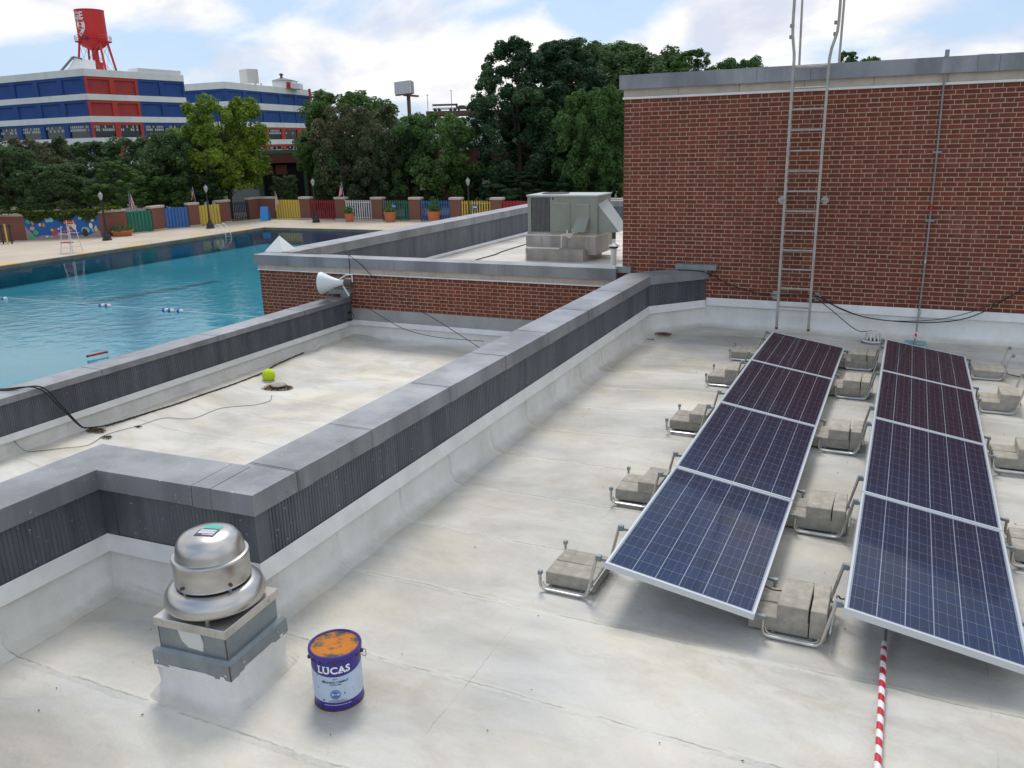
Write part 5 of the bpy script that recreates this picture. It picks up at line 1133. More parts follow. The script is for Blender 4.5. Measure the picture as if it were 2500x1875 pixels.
# --- lamp posts
def lamp_post(pos, h, lab, sc=1):
    t = thing('lamp_post', lab, 'lamp post', tuple(pos), 0, 'black lamp posts round the pool')
    MB().lathe([(.0, 0), (.42, 0), (.42, .10), (.36, .14), (.33, .40), (.22, .55), (.17, .75), (.12, .85)], n=8).build('post_base', M['iron'], t); MB().lathe([(.12, .8), (.085, 1.6), (.06, h-.75), (.12, h-.72), (.06, h-.66), (.10, h-.60)], n=8).build('post_shaft', M['iron'], t, smooth=True)
    MB().lathe([(.08, h-.60), (.20, h-.25), (.20, h-.12), (.14, h-.05), (.05, h)], n=10).build('lamp_globe', M['lamp_glass'], t, smooth=True); MB().lathe([(.20, h-.14), (.15, h-.03), (.05, h+.04), (.03, h+.14), (0, h+.16)], n=10).build('lamp_cap', M['galv'], t)
for (x, y, h, lab) in ((262, 586.6, 4.15, 'black lamp post in front of the brick wall beside the mural'), (514, 557.5, 4.15, 'black lamp post in front of the patched yellow fence panel'), (772, 543, 4.35, 'black lamp post in front of the left red fence panel')):
    lamp_post(gz(x, y, ZD), h, lab)
q = gy(1146, 541, YR-2.2); lamp_post(Vector((q.x, YR-2.2, ZD)), 4.3, 'black lamp post in front of the rightmost yellow fence panel')
for (x, y, d_, lab) in ((205, 474, 88, 'lamp post standing behind the mural wall'), (1000, 440, 100, 'lamp post behind the fence left of the small holly tree')):
    q = gd(x, y, d_); lamp_post(Vector((q.x, q.y, -4.6)), q.z+4.6, lab)
# --- flags on slanting sticks
def flag(px, py, d_, wd, hg, lean, lab, tw=.0):
    q = gd(px, py, d_); q.z -= hg; t = thing('flag', lab, 'flag', tuple(q), YAW, 'striped flags on the pool fence')
    MB().tube([(0, 0, -.6), (lean*.2, 0, hg)], .02, 6).build('flag_pole', M['vent'], t)
    n_ = 5
    for i in range(n_):
        f0, f1 = i/n_, (i+1)/n_; mb = MB(); zt_ = hg*.98
        def pt_(a_, e_): return (lean*.2+a_*wd*(1 if lean >= 0 else -1)*(.35+.65*e_), .06*math.sin(a_*7+e_*4), zt_-e_*hg*.92-a_*hg*.18)
        vs_ = [pt_(f0, e_/6) for e_ in range(7)]+[pt_(f1, e_/6) for e_ in range(7)]; mb.add(vs_, [(j, j+1, j+8, j+7) for j in range(6)])
        mb.build('flag_stripe', M['flag_white' if i % 2 else 'flag_red'], t)
    mb = MB(); vs_ = [(pt_[0], pt_[1]-.015, pt_[2]) for pt_ in [(lean*.2+a_*wd*(1 if lean >= 0 else -1)*(.35+.65*e_), .06*math.sin(a_*7+e_*4), hg*.985-e_*hg*.92-a_*hg*.18) for a_ in (0, .6) for e_ in (0, .12, .24, .36, .45)]]
    mb.add(vs_, [(j, j+1, j+6, j+5) for j in range(4)]); mb.build('flag_canton', M['flag_blue'], t)
for a_ in ((309, 467, 86, .55, 1.75, 1, 'drooping striped flag above the green panel next to the mural'), (474, 456, 92, .35, 1.3, -1, 'drooping striped flag above the pier right of the bright blue panel'), (669, 467, 92, .30, 1.4, .5, 'drooping striped flag hanging at the left edge of the middle yellow panel'), (838, 446, 92, .45, 1.3, -1, 'drooping striped flag above the graffiti pier'), (1035, 450, 95, -.9, .6, 1, 'striped flag blown sideways near the small holly tree'), (1228, 459, 95, -.8, .9, 1, 'striped flag blown to the left above the pier near the air conditioner'), (1446, 446, 95, .3, 1.2, 1, 'striped flag standing behind the air conditioner')): flag(*a_)
# --- lifeguard chair
q = gz(176, 616, ZD); t = thing('lifeguard_chair', 'tall tubular lifeguard chair with red seats in front of the mural', 'lifeguard chair', tuple(q), YAW*.4)
for x in (-.5, .5):
    for y in (-.45, .45): MB().tube([(x*1.15, y*1.2, 0), (x*.7, y*.7, 2.1), (x*.62, y*.6, 2.45 if y > 0 else 2.0)], .035, 6).build('leg', M['vent'], t)
for z in (.4, .95, 1.5): MB().tube([(-.5, -.5, z), (.5, -.5, z)], .025, 6).build('crossbar', M['vent'], t); MB().tube([(-.5, .48, z), (.5, .48, z)], .025, 6).build('crossbar', M['vent'], t)
for z, y in ((1.62, -.1), (2.2, .32), (2.36, .34), (.78, -.35)): MB().box(-.45, .45, y-.18 if z < 2 else y, y+.2 if z < 2 else y+.04, z, z+(.06 if z < 2 else .11)).build('seat_board', M['flag_red'], t)
# --- pool ladder
q = gz(566, 566, ZD); t = thing('pool_ladder', 'bright steel pool ladder on the far left pool edge', 'pool ladder', (PX0, 61.5, ZD), 0)
for y in (-.35, .35): MB().tube([(-.85, y, 0), (-.85, y, .75), (-.7, y, .88), (-.5, y, .85), (.1, y, .35), (.18, y, .1), (.18, y, -.9)], .028, 8).build('hand_rail', M['bld_white'], t)
for z in (-.3, -.6): MB().box(.12, .26, -.35, .35, z, z+.03).build('step', M['bld_white'], t)
# --- planters, board, umbrella etc.
def planter(px, py, r0, r1, h, lab, cat, leaf_h, col='terracotta', seed=1, leaf='leaf_mid', n=260):
    q = gz(px, py, ZD); t = thing('planter', lab, cat, tuple(q)); MB().lathe([(r0*.9, 0), (r0, .02), (r1*.96, h-.1), (r1, h-.1), (r1, h), (r1*.88, h), (r1*.85, h-.08), (0, h-.08)], n=20).build('pot', M[col], t, smooth=True)
    o_ = leafcloud(n, lambda r_: (Vector((r_.gauss(0, r1*.45), r_.gauss(0, r1*.45), h+abs(r_.gauss(0, leaf_h*.45)))), 1), .10, leaf, 'foliage', seed, t); o_['kind'] = 'stuff'
planter(300, 575.5, .75, 1.0, .5, 'wide low brown bowl planter beside the green panel near the mural', 'planter', .35, 'terracotta', 2, 'leaf_dark', 600)
planter(854, 541, .38, .52, .85, 'small orange pot with a green plant before the white fence panel', 'planter', .7, seed=3)
planter(953.5, 541.5, .48, .64, 1.0, 'orange pot with low plant before the right green fence panel', 'planter', .6, seed=4)
planter(1060, 541.5, .52, .70, 1.05, 'orange pot with the tallest plant before the deep blue fence panel', 'planter', 1.25, seed=5, n=420)
q = gz(648, 538.5, ZD); t = thing('sign_board', 'blue folding board standing before the brick corner pier', 'board', tuple(q), YAW*.6)
MB().poly([(-.5, -.3, 0), (.5, -.3, 0), (.42, 0, 1.5), (-.42, 0, 1.5)], (0, .04, 0)).build('front_board', M['board_blue'], t); MB().poly([(-.5, .34, 0), (.5, .34, 0), (.42, .05, 1.5), (-.42, .05, 1.5)], (0, .04, 0)).build('back_board', M['board_blue'], t)
q = gz(12, 596, ZD); t = thing('black_fence', 'low black slatted fence at the left end in front of the brick wall', 'fence', tuple(q), R(40))
for i in range(9): MB().box(-2.2+i*.34, -2.08+i*.34, -.03, .03, 0, 1.75).build('slat', M['gate_yellow'] if i == 7 else M['iron'], t)
for z in (.2, 1.5): MB().box(-2.2, .8, .03, .06, z, z+.08).build('rail', M['iron'], t)
# --- lane rope with floats
def fpt(x, y): return gz(x, y, -4.58)
rp = thing('lane_rope', 'white rope stretched across the pool with blue and white floats', 'rope')
MB().tube([fpt(-40, 722), fpt(251, 745.6), fpt(440, 759), fpt(640, 775)], .016, 5).build('rope', M['flag_white'], rp)
for x, y in ((11, 728.8), (249, 745.6), (264, 746.3), (404, 757), (418, 758), (440, 759.3)):
    q = fpt(x, y); d_ = (fpt(440, 759)-fpt(251, 745.6)).normalized()
    MB().tube([q-d_*.17, q-d_*.02], [.085, .10], 10).build('float', M['gate_blue'], rp); MB().tube([q+d_*.02, q+d_*.17], [.10, .085], 10).build('float', M['flag_white'], rp)
a_, b_ = gz(212, 870, -4.5), gz(262, 859, -4.5); t = thing('rescue_tube', 'long dark red float lying on the water just beyond the left parapet', 'float')
MB().tube([a_.lerp(b_, .06), b_.lerp(a_, .06)], .045, 8).build('tube', M['flag_red'], t); MB().tube([a_, a_.lerp(b_, .06)], .055, 8).build('tip', M['iron'], t); MB().tube([b_, b_.lerp(a_, .06)], .055, 8).build('tip', M['iron'], t)

# ================================================================ BEYOND THE FENCE
# --- striped warehouse
def facade(t, a_, b_, bays, bands, nout, redbays=(), wallmats=None, winrows=(), thick=.5):
    "wall from a to b; bands: (z0,z1,kind); kinds: white, colour, window"
    a_ = Vector(a_); b_ = Vector(b_); d_ = b_-a_; ln = d_.length; d_.normalize(); n_ = Vector((d_.y, -d_.x))
    if n_.dot(Vector(nout)) < 0: n_ = -n_
    bw = ln/bays
    def bx_(name, u0, u1, z0, z1, o0, o1, mat, par=t, kind=None):
        vs_ = []
        for z in (z0, z1):
            for u, o_ in ((u0, o0), (u1, o0), (u1, o1), (u0, o1)): q = a_+d_*u+n_*o_; vs_.append((q.x, q.y, z))
        return MB().add(vs_, [(0, 1, 2, 3), (7, 6, 5, 4), (0, 4, 5, 1), (1, 5, 6, 2), (2, 6, 7, 3), (3, 7, 4, 0)]).build(name, mat, par, kind=kind)
    for z0, z1, kd in bands:
        if kd == 'white': bx_('white_band', 0, ln, z0, z1, -thick, .12, M['bld_white']); continue
        for i in range(bays):
            red = i in redbays; mat = M['bld_red'] if red else M['bld_blue']; pan = M['bld_redpanel'] if red else M['bld_blue']
            bx_('pillar', i*bw+(0 if i else -.02), i*bw+bw*.10, z0, z1, -thick, .06, mat); bx_('pillar', (i+1)*bw-bw*.10, (i+1)*bw, z0, z1, -thick, .06, mat)
            bx_('lintel', i*bw+bw*.10, (i+1)*bw-bw*.10, z1-.45, z1, -thick, .03, mat)
            if kd == 'colour': bx_('infill_panel', i*bw+bw*.10, (i+1)*bw-bw*.10, z0, z1-.45, -thick, -.16, pan)
            else:
                fr_ = bx_('window', i*bw+bw*.10, (i+1)*bw-bw*.10, z0, z1-.45, -thick, -.20, M['glass_dark']); rr = random.Random(i*7+int(z0*3)); cols = 10
                w0 = i*bw+bw*.10; ww = bw*.8; hh = (z1-.45-z0); mb = MB()
                for c_ in range(cols):
                    for r_ in range(4):
                        if rr.random() < (.8 if (i % 2 == 0) else .35) and r_ > 1:
                            u = w0+ww*(c_+.12)/cols; u1 = w0+ww*(c_+.88)/cols; q0_ = a_+d_*u+n_*-.17; q1_ = a_+d_*u1+n_*-.17; za = z0+hh*(r_+.12)/4; zb_ = z0+hh*(r_+.88)/4
                            mb.add([(q0_.x, q0_.y, za), (q1_.x, q1_.y, za), (q1_.x, q1_.y, zb_), (q0_.x, q0_.y, zb_)], [(0, 1, 2, 3)])
                if mb.v: mb.build('panes', M['glass_pale'], fr_, kind='stuff')
WH = thing('striped_warehouse', 'large blue, white and red striped warehouse below the red water tower', 'building')
c0 = gd(204, 187, 150); l0 = gd(-60, 190, 168.5); r0 = gd(447, 190, 168)
bands = [(15.6, 16.75, 'white'), (12.78, 15.6, 'colour'), (11.82, 12.78, 'white'), (9.2, 11.82, 'colour'), (8.22, 9.2, 'white'), (5.67, 8.22, 'window'), (4.6, 5.67, 'white'), (1.6, 4.6, 'window'), (.4, 1.6, 'white'), (-4.7, .4, 'colour')]
l0 = c0 + (gd(0, 190, 161)-c0)*1.45
facade(WH, (l0.x, l0.y), (c0.x, c0.y), 5, bands, (0, -1)); facade(WH, (c0.x, c0.y), (r0.x, r0.y), 4, bands, (1, 0), redbays=(0, 1))
dl = (l0-c0); dr_ = (r0-c0); p4 = l0+dr_
ins = lambda o_, d_, e_: [(q_.x, q_.y, -4.6) for q_ in (o_+d_*.02+e_*.02, o_+d_*.999+e_*.02, o_+d_*.999+e_*.999, o_+d_*.02+e_*.999)]
MB().poly(ins(c0, dr_, dl), (0, 0, 20.9)).build('building_core', M['bld_white'], WH)
def plan(u, v, o=c0, a_=None, b_=None): return o + (b_ or dr_)*u + (a_ or dl)*v
q = [plan(.53, 0), plan(.98, 0), plan(.98, .08), plan(.53, .08)]; MB().poly([(p_.x, p_.y, 16.7) for p_ in q], (0, 0, .75)).build('roof_upstand', M['bld_white'], WH)
# gabled penthouse
pa, pb, pc, pd = gd(145, 171, 166), gd(182, 141, 166), gd(232, 148, 166), gd(235, 172, 166)
MB().poly([(pa.x, pa.y, 16.3), (pb.x, pb.y, pb.z), (pc.x, pc.y, pc.z), (pd.x, pd.y, 16.3)], (-6.5, 5.2, 0)).build('penthouse', M['bld_white'], WH)
MB().poly([(pb.x+.2, pb.y-.3, pb.z+.05), (pc.x-2, pc.y-1, pc.z+.15), (pc.x-2, pc.y-1, pc.z+.5), (pb.x, pb.y-.3, pb.z+.3)], (-6.5, 5.2, 0)).build('penthouse_roof', M['roof_grey'], WH)
MB().beam((pa.x, pa.y-.3, 17.3), (pb.x, pb.y-.3, pb.z+.1), .5, .25).build('penthouse_roof', M['roof_grey'], WH)
# --- second warehouse
W2 = thing('striped_warehouse', 'second blue and white striped warehouse farther back with an orange tank on its roof', 'building')
c2 = gd(548, 210, 200); r2 = gd(757, 225, 237); l2 = c2+(gd(447, 206, 205)-c2)*1.6
bands2 = [(16.3, 17.75, 'white'), (13.6, 16.3, 'colour'), (12.1, 13.6, 'white'), (9.27, 12.1, 'colour'), (8.13, 9.27, 'white'), (5.26, 8.13, 'window'), (4.1, 5.26, 'white'), (1.2, 4.1, 'window'), (-4.7, 1.2, 'colour')]
facade(W2, (l2.x, l2.y), (c2.x, c2.y), 3, bands2[:5], (0, -1)); facade(W2, (c2.x, c2.y), (r2.x, r2.y), 5, bands2[:5], (1, 0)); facade(W2, (c2.x, c2.y), (r2.x, r2.y), 5, bands2[5:], (1, 0), redbays=range(5)); facade(W2, (l2.x, l2.y), (c2.x, c2.y), 3, bands2[5:], (0, -1), redbays=range(3))
d2, e2 = r2-c2, l2-c2; p4 = c2+d2+e2
MB().poly(ins(c2, d2, e2), (0, 0, 21.6)).build('building_core', M['bld_white'], W2)
def facebox(t, name, x0, x1, ytop, ybot, d_, dep, mat, par=None):
    a_, b_ = gd(x0, ytop, d_), gd(x1, ytop, d_); c_ = gd(x0, ybot, d_); bk_ = Vector((-math.sin(YAW), math.cos(YAW), 0))*dep
    return MB().poly([(a_.x, a_.y, a_.z), (b_.x, b_.y, a_.z), (b_.x, b_.y, c_.z), (a_.x, a_.y, c_.z)], bk_).build(name, mat, par if par is not None else t)
t = thing('roof_tank', 'white and rust-orange tank standing on the roof of the second warehouse', 'tank')
a_, b_ = gd(601, 168, 212), gd(637, 168, 215); z0, z1 = gd(601, 207, 212).z, a_.z
w_ = (b_-a_).to_2d(); n_ = Vector((-w_.y, w_.x)); A2 = a_.to_2d(); mid = A2+w_*.62-n_*.18
MB().poly([(A2.x, A2.y, z0+.5), (mid.x, mid.y, z0+.5), (mid.x, mid.y, z1), (A2.x, A2.y, z1)], (n_.x*.8, n_.y*.8, 0)).build('tank_side', M['bld_cream'], t)
B2_ = b_.to_2d()+n_*.35; MB().poly([(mid.x+.02, mid.y, z0+.5), (B2_.x, B2_.y, z0+.5), (B2_.x, B2_.y, z1-.1), (mid.x+.02, mid.y, z1)], (n_.x*.5, n_.y*.5, 0)).build('rusty_tank_face', M['tank_rust'], t)
for f_ in (.1, .5, .9): q = A2+w_*f_; MB().box(q.x-.15, q.x+.15, q.y-.1, q.y+.2, z0-.3, z0+.5).build('tank_leg', M['bld_white'], t)
t = thing('roof_house', 'small white roof house with hipped grey roof and red door', 'roof house')
facebox(t, 'house_wall', 664, 712, 196.5, 216, 225, 6, M['bld_white']); facebox(t, 'side_annex', 712, 730, 204, 217, 226, 4, M['bld_white']); facebox(t, 'red_door', 698.5, 708, 200.5, 215.5, 224.8, .2, M['flag_red'])
a_, b_ = gd(662, 196.5, 224.5), gd(714, 196.5, 224.5); bk_ = Vector((-math.sin(YAW), math.cos(YAW), 0))*7; ap = gd(687, 189.5, 228)
MB().add([(a_.x, a_.y, a_.z), (b_.x, b_.y, a_.z), (b_.x+bk_.x, b_.y+bk_.y, a_.z), (a_.x+bk_.x, a_.y+bk_.y, a_.z), tuple(ap)], [(0, 1, 4), (1, 2, 4), (2, 3, 4), (3, 0, 4), (3, 2, 1, 0)]).build('hipped_roof', M['roof_grey'], t)
MB().lathe([(.3, -.3), (.3, .5), (.55, .6), (.55, .8), (.2, 1.0), (0, 1.1)], tuple(ap), 8).build('roof_ventilator', M['rust'], t)
t = thing('dark_billboard', 'dark lattice hoarding at the right end of the second warehouse roof', 'billboard')
for i in range(9): q0_, q1_ = gd(762+i*3.6, 226.5-i*.25, 232), gd(762+i*3.6, 240, 232); MB().beam(q0_, q1_, .12).build('lattice_post', M['steel_brown'], t)
for yy in (226, 231, 236): MB().beam(gd(760, yy, 232), gd(793, yy-2.5, 232), .22).build('lattice_rail', M['steel_brown'], t)
MB().beam(gd(761, 238, 231), gd(790, 233, 231), .35).build('lattice_rail', M['dark'], t)
facebox(t, 'dark_body', 764, 794, 240, 262, 234, 5, M['steel_brown'])
q0_ = gd(757, 219, 231); MB().tube([tuple(gd(755, 217, 232)), tuple(gd(759, 245, 232))], .35, 6).build('red_mast', M['bld_red'], t)
# --- water tower
tb = gd(231, 120, 175); TWR = thing('water_tower', 'bright red elevated water tank with white lettering on steel legs', 'water tower', (tb.x, tb.y, 16.5))
zT, zB, zC = 29.35-16.5, 23.75-16.5, 22.3-16.5; RT = 2.62
MB().lathe([(0, zT+.05), (RT+.06, zT), (RT+.06, zT-.12), (RT, zT-.14), (RT, zB), (RT*.97, zB-.25), (RT*.75, zC+.55), (RT*.42, zC+.12), (.72, zC-.05)], n=40).build('tank_body', M['tank_red'], TWR, smooth=True)
MB().lathe([(.62, zC+.2), (.62, 3.6), (1.15, 3.5), (1.15, .8), (.9, .2), (.6, .0)], n=20).build('riser_pipe', M['tank_red'], TWR, smooth=True)
MB().lathe([(RT-.1, zB-.1), (RT+.65, zB-.05), (RT+.65, zB+.0), (RT-.1, zB+.02)], n=32).build('gallery', M['tank_red'], TWR)
for z in (.5, .95): MB().lathe([(RT+.60, zB+z), (RT+.64, zB+z+.03), (RT+.60, zB+z+.06)], n=32).build('gallery_rail', M['tank_red'], TWR)
for k in range(16): a = k*math.pi/8; MB().beam((math.cos(a)*(RT+.62), math.sin(a)*(RT+.62), zB), (math.cos(a)*(RT+.62), math.sin(a)*(RT+.62), zB+1.0), .05).build('rail_post', M['tank_red'], TWR)
for k in range(4):
    a = YAW+R(47)+k*math.pi/2; c_, s_ = math.cos(a), math.sin(a); MB().beam((c_*RT*.98, s_*RT*.98, zB+.3), (c_*4.0, s_*4.0, 0), .32).build('leg', M['tank_red'], TWR)
    a2 = a+math.pi/2; MB().beam((c_*4.0, s_*4.0, .5), (math.cos(a2)*4.0, math.sin(a2)*4.0, .5), .28).build('strut', M['tank_red'], TWR)
    MB().tube([(c_*2.8, s_*2.8, zB-.3), (math.cos(a2)*3.9, math.sin(a2)*3.9, .6)], .035, 5).build('tie_rod', M['galv'], TWR); MB().tube([(math.cos(a2)*2.8, math.sin(a2)*2.8, zB-.3), (c_*3.9, s_*3.9, .6)], .035, 5).build('tie_rod', M['galv'], TWR)
# lettering wrapped round the tank
face = math.atan2(-tb.y, -tb.x)
def tank_text(s_, size, z, a_end, mat):
    vs_, fs_ = text_mb(s_, size, size*.03); mxx = max(x for x, y in vs_); r_ = RT+.03
    MB().add([(r_*math.cos(face+a_end+(x-mxx)/RT), r_*math.sin(face+a_end+(x-mxx)/RT), z+y) for x, y in vs_], fs_).build('tank_lettering', mat, TWR)
tank_text('AGE', 1.75, zT-1.75, R(-27), M['flag_white']); tank_text('9', 4.0, zB+.95, R(-23), M['flag_white']); tank_text('.COM', .9, zB+.15, R(-17), M['ink_dark'])
# --- big billboard
BL = thing('billboard', 'blank pale v-shaped billboard on a single dark post above the trees', 'billboard')
a_, b_ = gd(962, 203, 203), gd(998, 197, 198); zt_, zb_ = 16.9, 14.3
MB().poly([(a_.x, a_.y, zb_), (b_.x, b_.y, zb_), (b_.x, b_.y, zt_), (a_.x, a_.y, zt_)], (.1, .25, 0)).build('display_face', M['bill'], BL)
c_ = gd(1001, 197, 198); e_ = gd(1008, 203, 204); MB().poly([(c_.x, c_.y, zb_), (e_.x, e_.y, zb_), (e_.x, e_.y, zt_), (c_.x, c_.y, zt_)], (.1, .2, 0)).build('display_back', M['wall_pale'], BL)
k = MB(); k.beam((a_.x+.6, a_.y-.4, zb_-.25), (b_.x+1, b_.y-.6, zb_-.25), .35); k.beam((b_.x-1, b_.y-.8, zb_-.5), (e_.x+1.2, e_.y, zb_-.5), .4); k.build('catwalk', M['steel_brown'], BL)
pp = gd(998, 250, 200); MB().tube([(pp.x, pp.y, -4.6), (pp.x, pp.y, zb_-.2)], .42, 12).build('post', M['steel_brown'], BL)
# --- elevated road with truck and cars
OV = thing('overpass', 'brown steel elevated highway between the tree crowns', 'bridge')
a_, b_ = gd(1040, 276, 262), gd(1330, 274, 262); dx_ = (b_-a_); dx_.z = 0; dn_ = Vector((-dx_.y, dx_.x, 0)).normalized()
za = a_.z
k = MB(); k.poly([(a_.x, a_.y, za-.7), (b_.x, b_.y, za-.9), (b_.x, b_.y, za+.5), (a_.x, a_.y, za+.5)], dn_*14); k.build('road_deck', M['steel_brown'], OV)
q0_ = a_.lerp(b_, .42); MB().poly([(q0_.x, q0_.y, za-2.3), (b_.x, b_.y, za-2.6), (b_.x, b_.y, za-.9), (q0_.x, q0_.y, za-.8)], dn_*12).build('girder', pm('dark_girder', (.035, .03, .04), None, rough=.8), OV)
for f_ in (.02, .38, .75): q = a_.lerp(b_, f_); MB().box(q.x-1, q.x+1, q.y+1, q.y+3, -4.6, za-1).build('bridge_pier', M['wall_pale'], OV)
for x, yt, lab in ((1101, 222, 'thin tall lamp mast on the elevated highway right of the truck'), (1043, 233, 'thin lamp mast on the elevated highway left of the truck')):
    q = gd(x, yt, 261); t = thing('highway_mast', lab, 'lamp mast', (q.x, q.y, za+.5)); MB().tube([(0, 0, 0), (0, 0, q.z-za-.5)], .09, 6).build('mast', M['galv'], t); MB().box(-.25, .25, -.1, .1, q.z-za-.5, q.z-za-.3).build('mast_head', M['galv'], t)
t = thing('box_truck', 'long open-topped truck on the elevated highway', 'truck')
bk_ = dn_*2.5; z_ = za+.5
def hw(u0, u1, z0, z1, name, mat, par): a2 = gd(u0, 268, 262.5); b2 = gd(u1, 268, 262.5); return MB().poly([(a2.x, a2.y, z0), (b2.x, b2.y, z0), (b2.x, b2.y, z1), (a2.x, a2.y, z1)], bk_).build(name, mat, par)
hw(1056, 1116, z_+.4, z_+.95, 'truck_bed', M['bld_white'], t); hw(1056, 1116, z_+1.5, z_+1.95, 'truck_upper_rack', M['steel_brown'], t); hw(1113, 1117, z_+.5, z_+2.0, 'truck_tailgate', M['steel_brown'], t)
for u in (1062, 1072, 1100, 1110): q = gd(u, 268, 262.4); MB().tube([(q.x, q.y, z_+.3), (q.x+bk_.x, q.y+bk_.y, z_+.3)], .45, 10).build('wheel', M['black'], t)
def car(pos, ang, mat, lab, s_=1.0, grp='parked and passing cars beyond the fence'):
    t = thing('parked_car', lab, 'car', tuple(pos), ang, grp)
    lo = [(-2.2, .35), (2.2, .35), (2.25, .75), (1.5, .92), (-2.15, .98), (-2.25, .7)]; k = MB().poly([(x*s_, -.88*s_, z*s_) for x, z in lo], (0, 1.76*s_, 0)); k.build('car_body', M[mat], t)
    up_ = [(1.25, .93), (.55, 1.42), (-1.1, 1.46), (-1.9, .98)]; MB().poly([(x*s_, -.74*s_, z*s_) for x, z in up_], (0, 1.48*s_, 0)).build('car_windows', M['glass_dark'], t)
    MB().poly([(x*s_, -.70*s_, z*s_) for x, z in ((.5, 1.44), (-1.05, 1.48), (-1.0, 1.51), (.42, 1.48))], (0, 1.4*s_, 0)).build('car_roof', M[mat], t)
    for x in (-1.35, 1.4):
        for y in (-.90, .78): MB().tube([(x*s_, y*s_, .33*s_), (x*s_, (y+.14)*s_, .33*s_)], .33*s_, 12).build('wheel', M['black'], t)
    for y in (-.6, .6): MB().box(2.2*s_, 2.26*s_, (y-.15)*s_, (y+.15)*s_, .6*s_, .74*s_).build('headlight', M['lamp_glass'], t)
hang = math.atan2(dx_.y, dx_.x)
for u, m_, lab in ((1131, 'car_dark', 'dark car on the elevated highway nearest behind the truck'), (1152, 'car_silver', 'silver car on the elevated highway'), (1163, 'car_silver', 'pale car on the elevated highway next to the tall dark tree')):
    q = gd(u, 268, 264); car((q.x, q.y, za+.5), hang, m_, lab, 1.0)
for x, y, m_, an, lab in ((-75.5, 72.5, 'car_silver', R(92), 'silver car parked behind the bright blue fence panel'), (-75.0, 64.5, 'car_silver', R(88), 'silver car parked behind the green panel beside the mural'), (-57.5, 83.5, 'car_dark', R(3), 'dark car parked behind the left red fence panel'), (-42, 83.6, 'car_dark', R(2), 'dark car parked behind the deep blue fence panel'), (-76.5, 55, 'car_silver', R(75), 'silver car parked behind the mural wall')): car((x, y, -4.6), an, m_, lab)
# --- brick garage and street buildings behind the trees
GR = thing('brick_garage', 'low dull brick street building with a wide dark garage door and green columns', 'building')
a_, b_, c_ = gd(628, 430, 112), gd(748, 430, 112), gd(1330, 430, 112)
def strip(t, name, p0, p1, z0, z1, dep, mat, off=0):
    d_ = (p1-p0).to_2d().normalized(); n_ = Vector((-d_.y, d_.x)); q0_ = p0.to_2d()-n_*off; q1_ = p1.to_2d()-n_*off
    return MB().poly([(q0_.x, q0_.y, z0), (q1_.x, q1_.y, z0), (q1_.x, q1_.y, z1), (q0_.x, q0_.y, z1)], (n_.x*dep, n_.y*dep, 0)).build(name, mat, t)
b1, b2, b3 = gd(640, 430, 112), gd(742, 430, 112), gd(760, 430, 112)
strip(GR, 'garage_door', b1, b2, -4.6, 1.35, .4, M['dark'], -.6); strip(GR, 'brick_lintel', a_, b3, 1.35, 2.5, 3, M['brick_dull']); strip(GR, 'green_fascia', a_, b3, 2.5, 2.95, 3, M['garage_green'], .05)
for x in (632, 742): q = gd(x, 430, 112); q1_ = gd(x+9, 430, 112); strip(GR, 'green_column', q, q1_, -4.6, 1.34, .8, M['garage_green'], .12)
strip(GR, 'brick_front', gd(752, 430, 112.4), gd(1150, 430, 112.4), -4.6, 2.3, 8, M['brick_dull']); 
for i, x in enumerate((762, 772, 1020)): q, q1_ = gd(x, 430, 112.3), gd(x+7, 430, 112.3); f_ = strip(GR, 'window', q, q1_, -.6, .7, .3, M['glass_pale'], -.0); 
for i, (x0, x1) in enumerate(((644, 666), (672, 700))): strip(GR, 'upper_door_panel', gd(x0, 430, 112), gd(x1, 430, 112), -.1, 1.1, .1, M['brick_dull'], -.5)
k = MB(); r_ = random.Random(2); q0_, q1_ = gd(642, 464, 111.9), gd(675, 464, 111.9)
strip(GR, 'door_opening', gd(768, 430, 112), gd(780, 430, 112), -4.6, -2.0, .2, M['dark'], .42)
for lab_, x0, x1, z1, mat in (('brick_store', 1146, 1330, 2.9, 'brick_dull'),):
    t = thing(lab_, 'brown brick shop building with pale trim between the bushy tree and the tall dark tree', 'building'); strip(t, 'brick_front', gd(x0, 430, 110), gd(x1, 430, 110), -4.6, z1, 8, M[mat]); strip(t, 'pale_trim', gd(x0, 430, 110), gd(x1, 430, 110), z1, z1+.45, 8, M['bld_cream'], .1)
    strip(t, 'pale_front', gd(1160, 430, 110), gd(1196, 430, 110), -4.6, -1.2, .1, M['bld_cream'], .12); strip(t, 'dark_door', gd(1176, 430, 110), gd(1184, 430, 110), -4.6, -2.0, .1, M['dark'], .25); strip(t, 'window', gd(1174, 430, 110), gd(1190, 430, 110), -.2, 1.1, .1, M['dark'], .12)
t = thing('pale_wall_building', 'pale grey metal wall left of the brick garage', 'building'); strip(t, 'metal_wall', gd(560, 430, 113), gd(628, 430, 112.5), -4.6, -.2, 5, M['wall_pale'])
t = thing('white_shed', 'white building with dark truss window under the elevated highway', 'building'); strip(t, 'white_front', gd(950, 330, 150), gd(1225, 330, 150), -4.6, 7.3, 12, M['bld_white'])
wf = strip(t, 'truss_window', gd(1121, 330, 150), gd(1148, 330, 150), 4.0, 6.0, .3, M['glass_dark'], .1)
for p0, p1 in (((1121, 5.95), (1134.5, 4.05)), ((1134.5, 4.05), (1148, 5.95)), ((1120, 6.05), (1149, 6.05)), ((1120, 3.95), (1149, 3.95)), ((1120.5, 4), (1120.5, 6)), ((1148.5, 4), (1148.5, 6))):
    A_, B_ = gd(p0[0], 330, 149.6), gd(p1[0], 330, 149.6); MB().beam((A_.x, A_.y, p0[1]), (B_.x, B_.y, p1[1]), .28).build('truss_bar', M['bld_white'], wf)
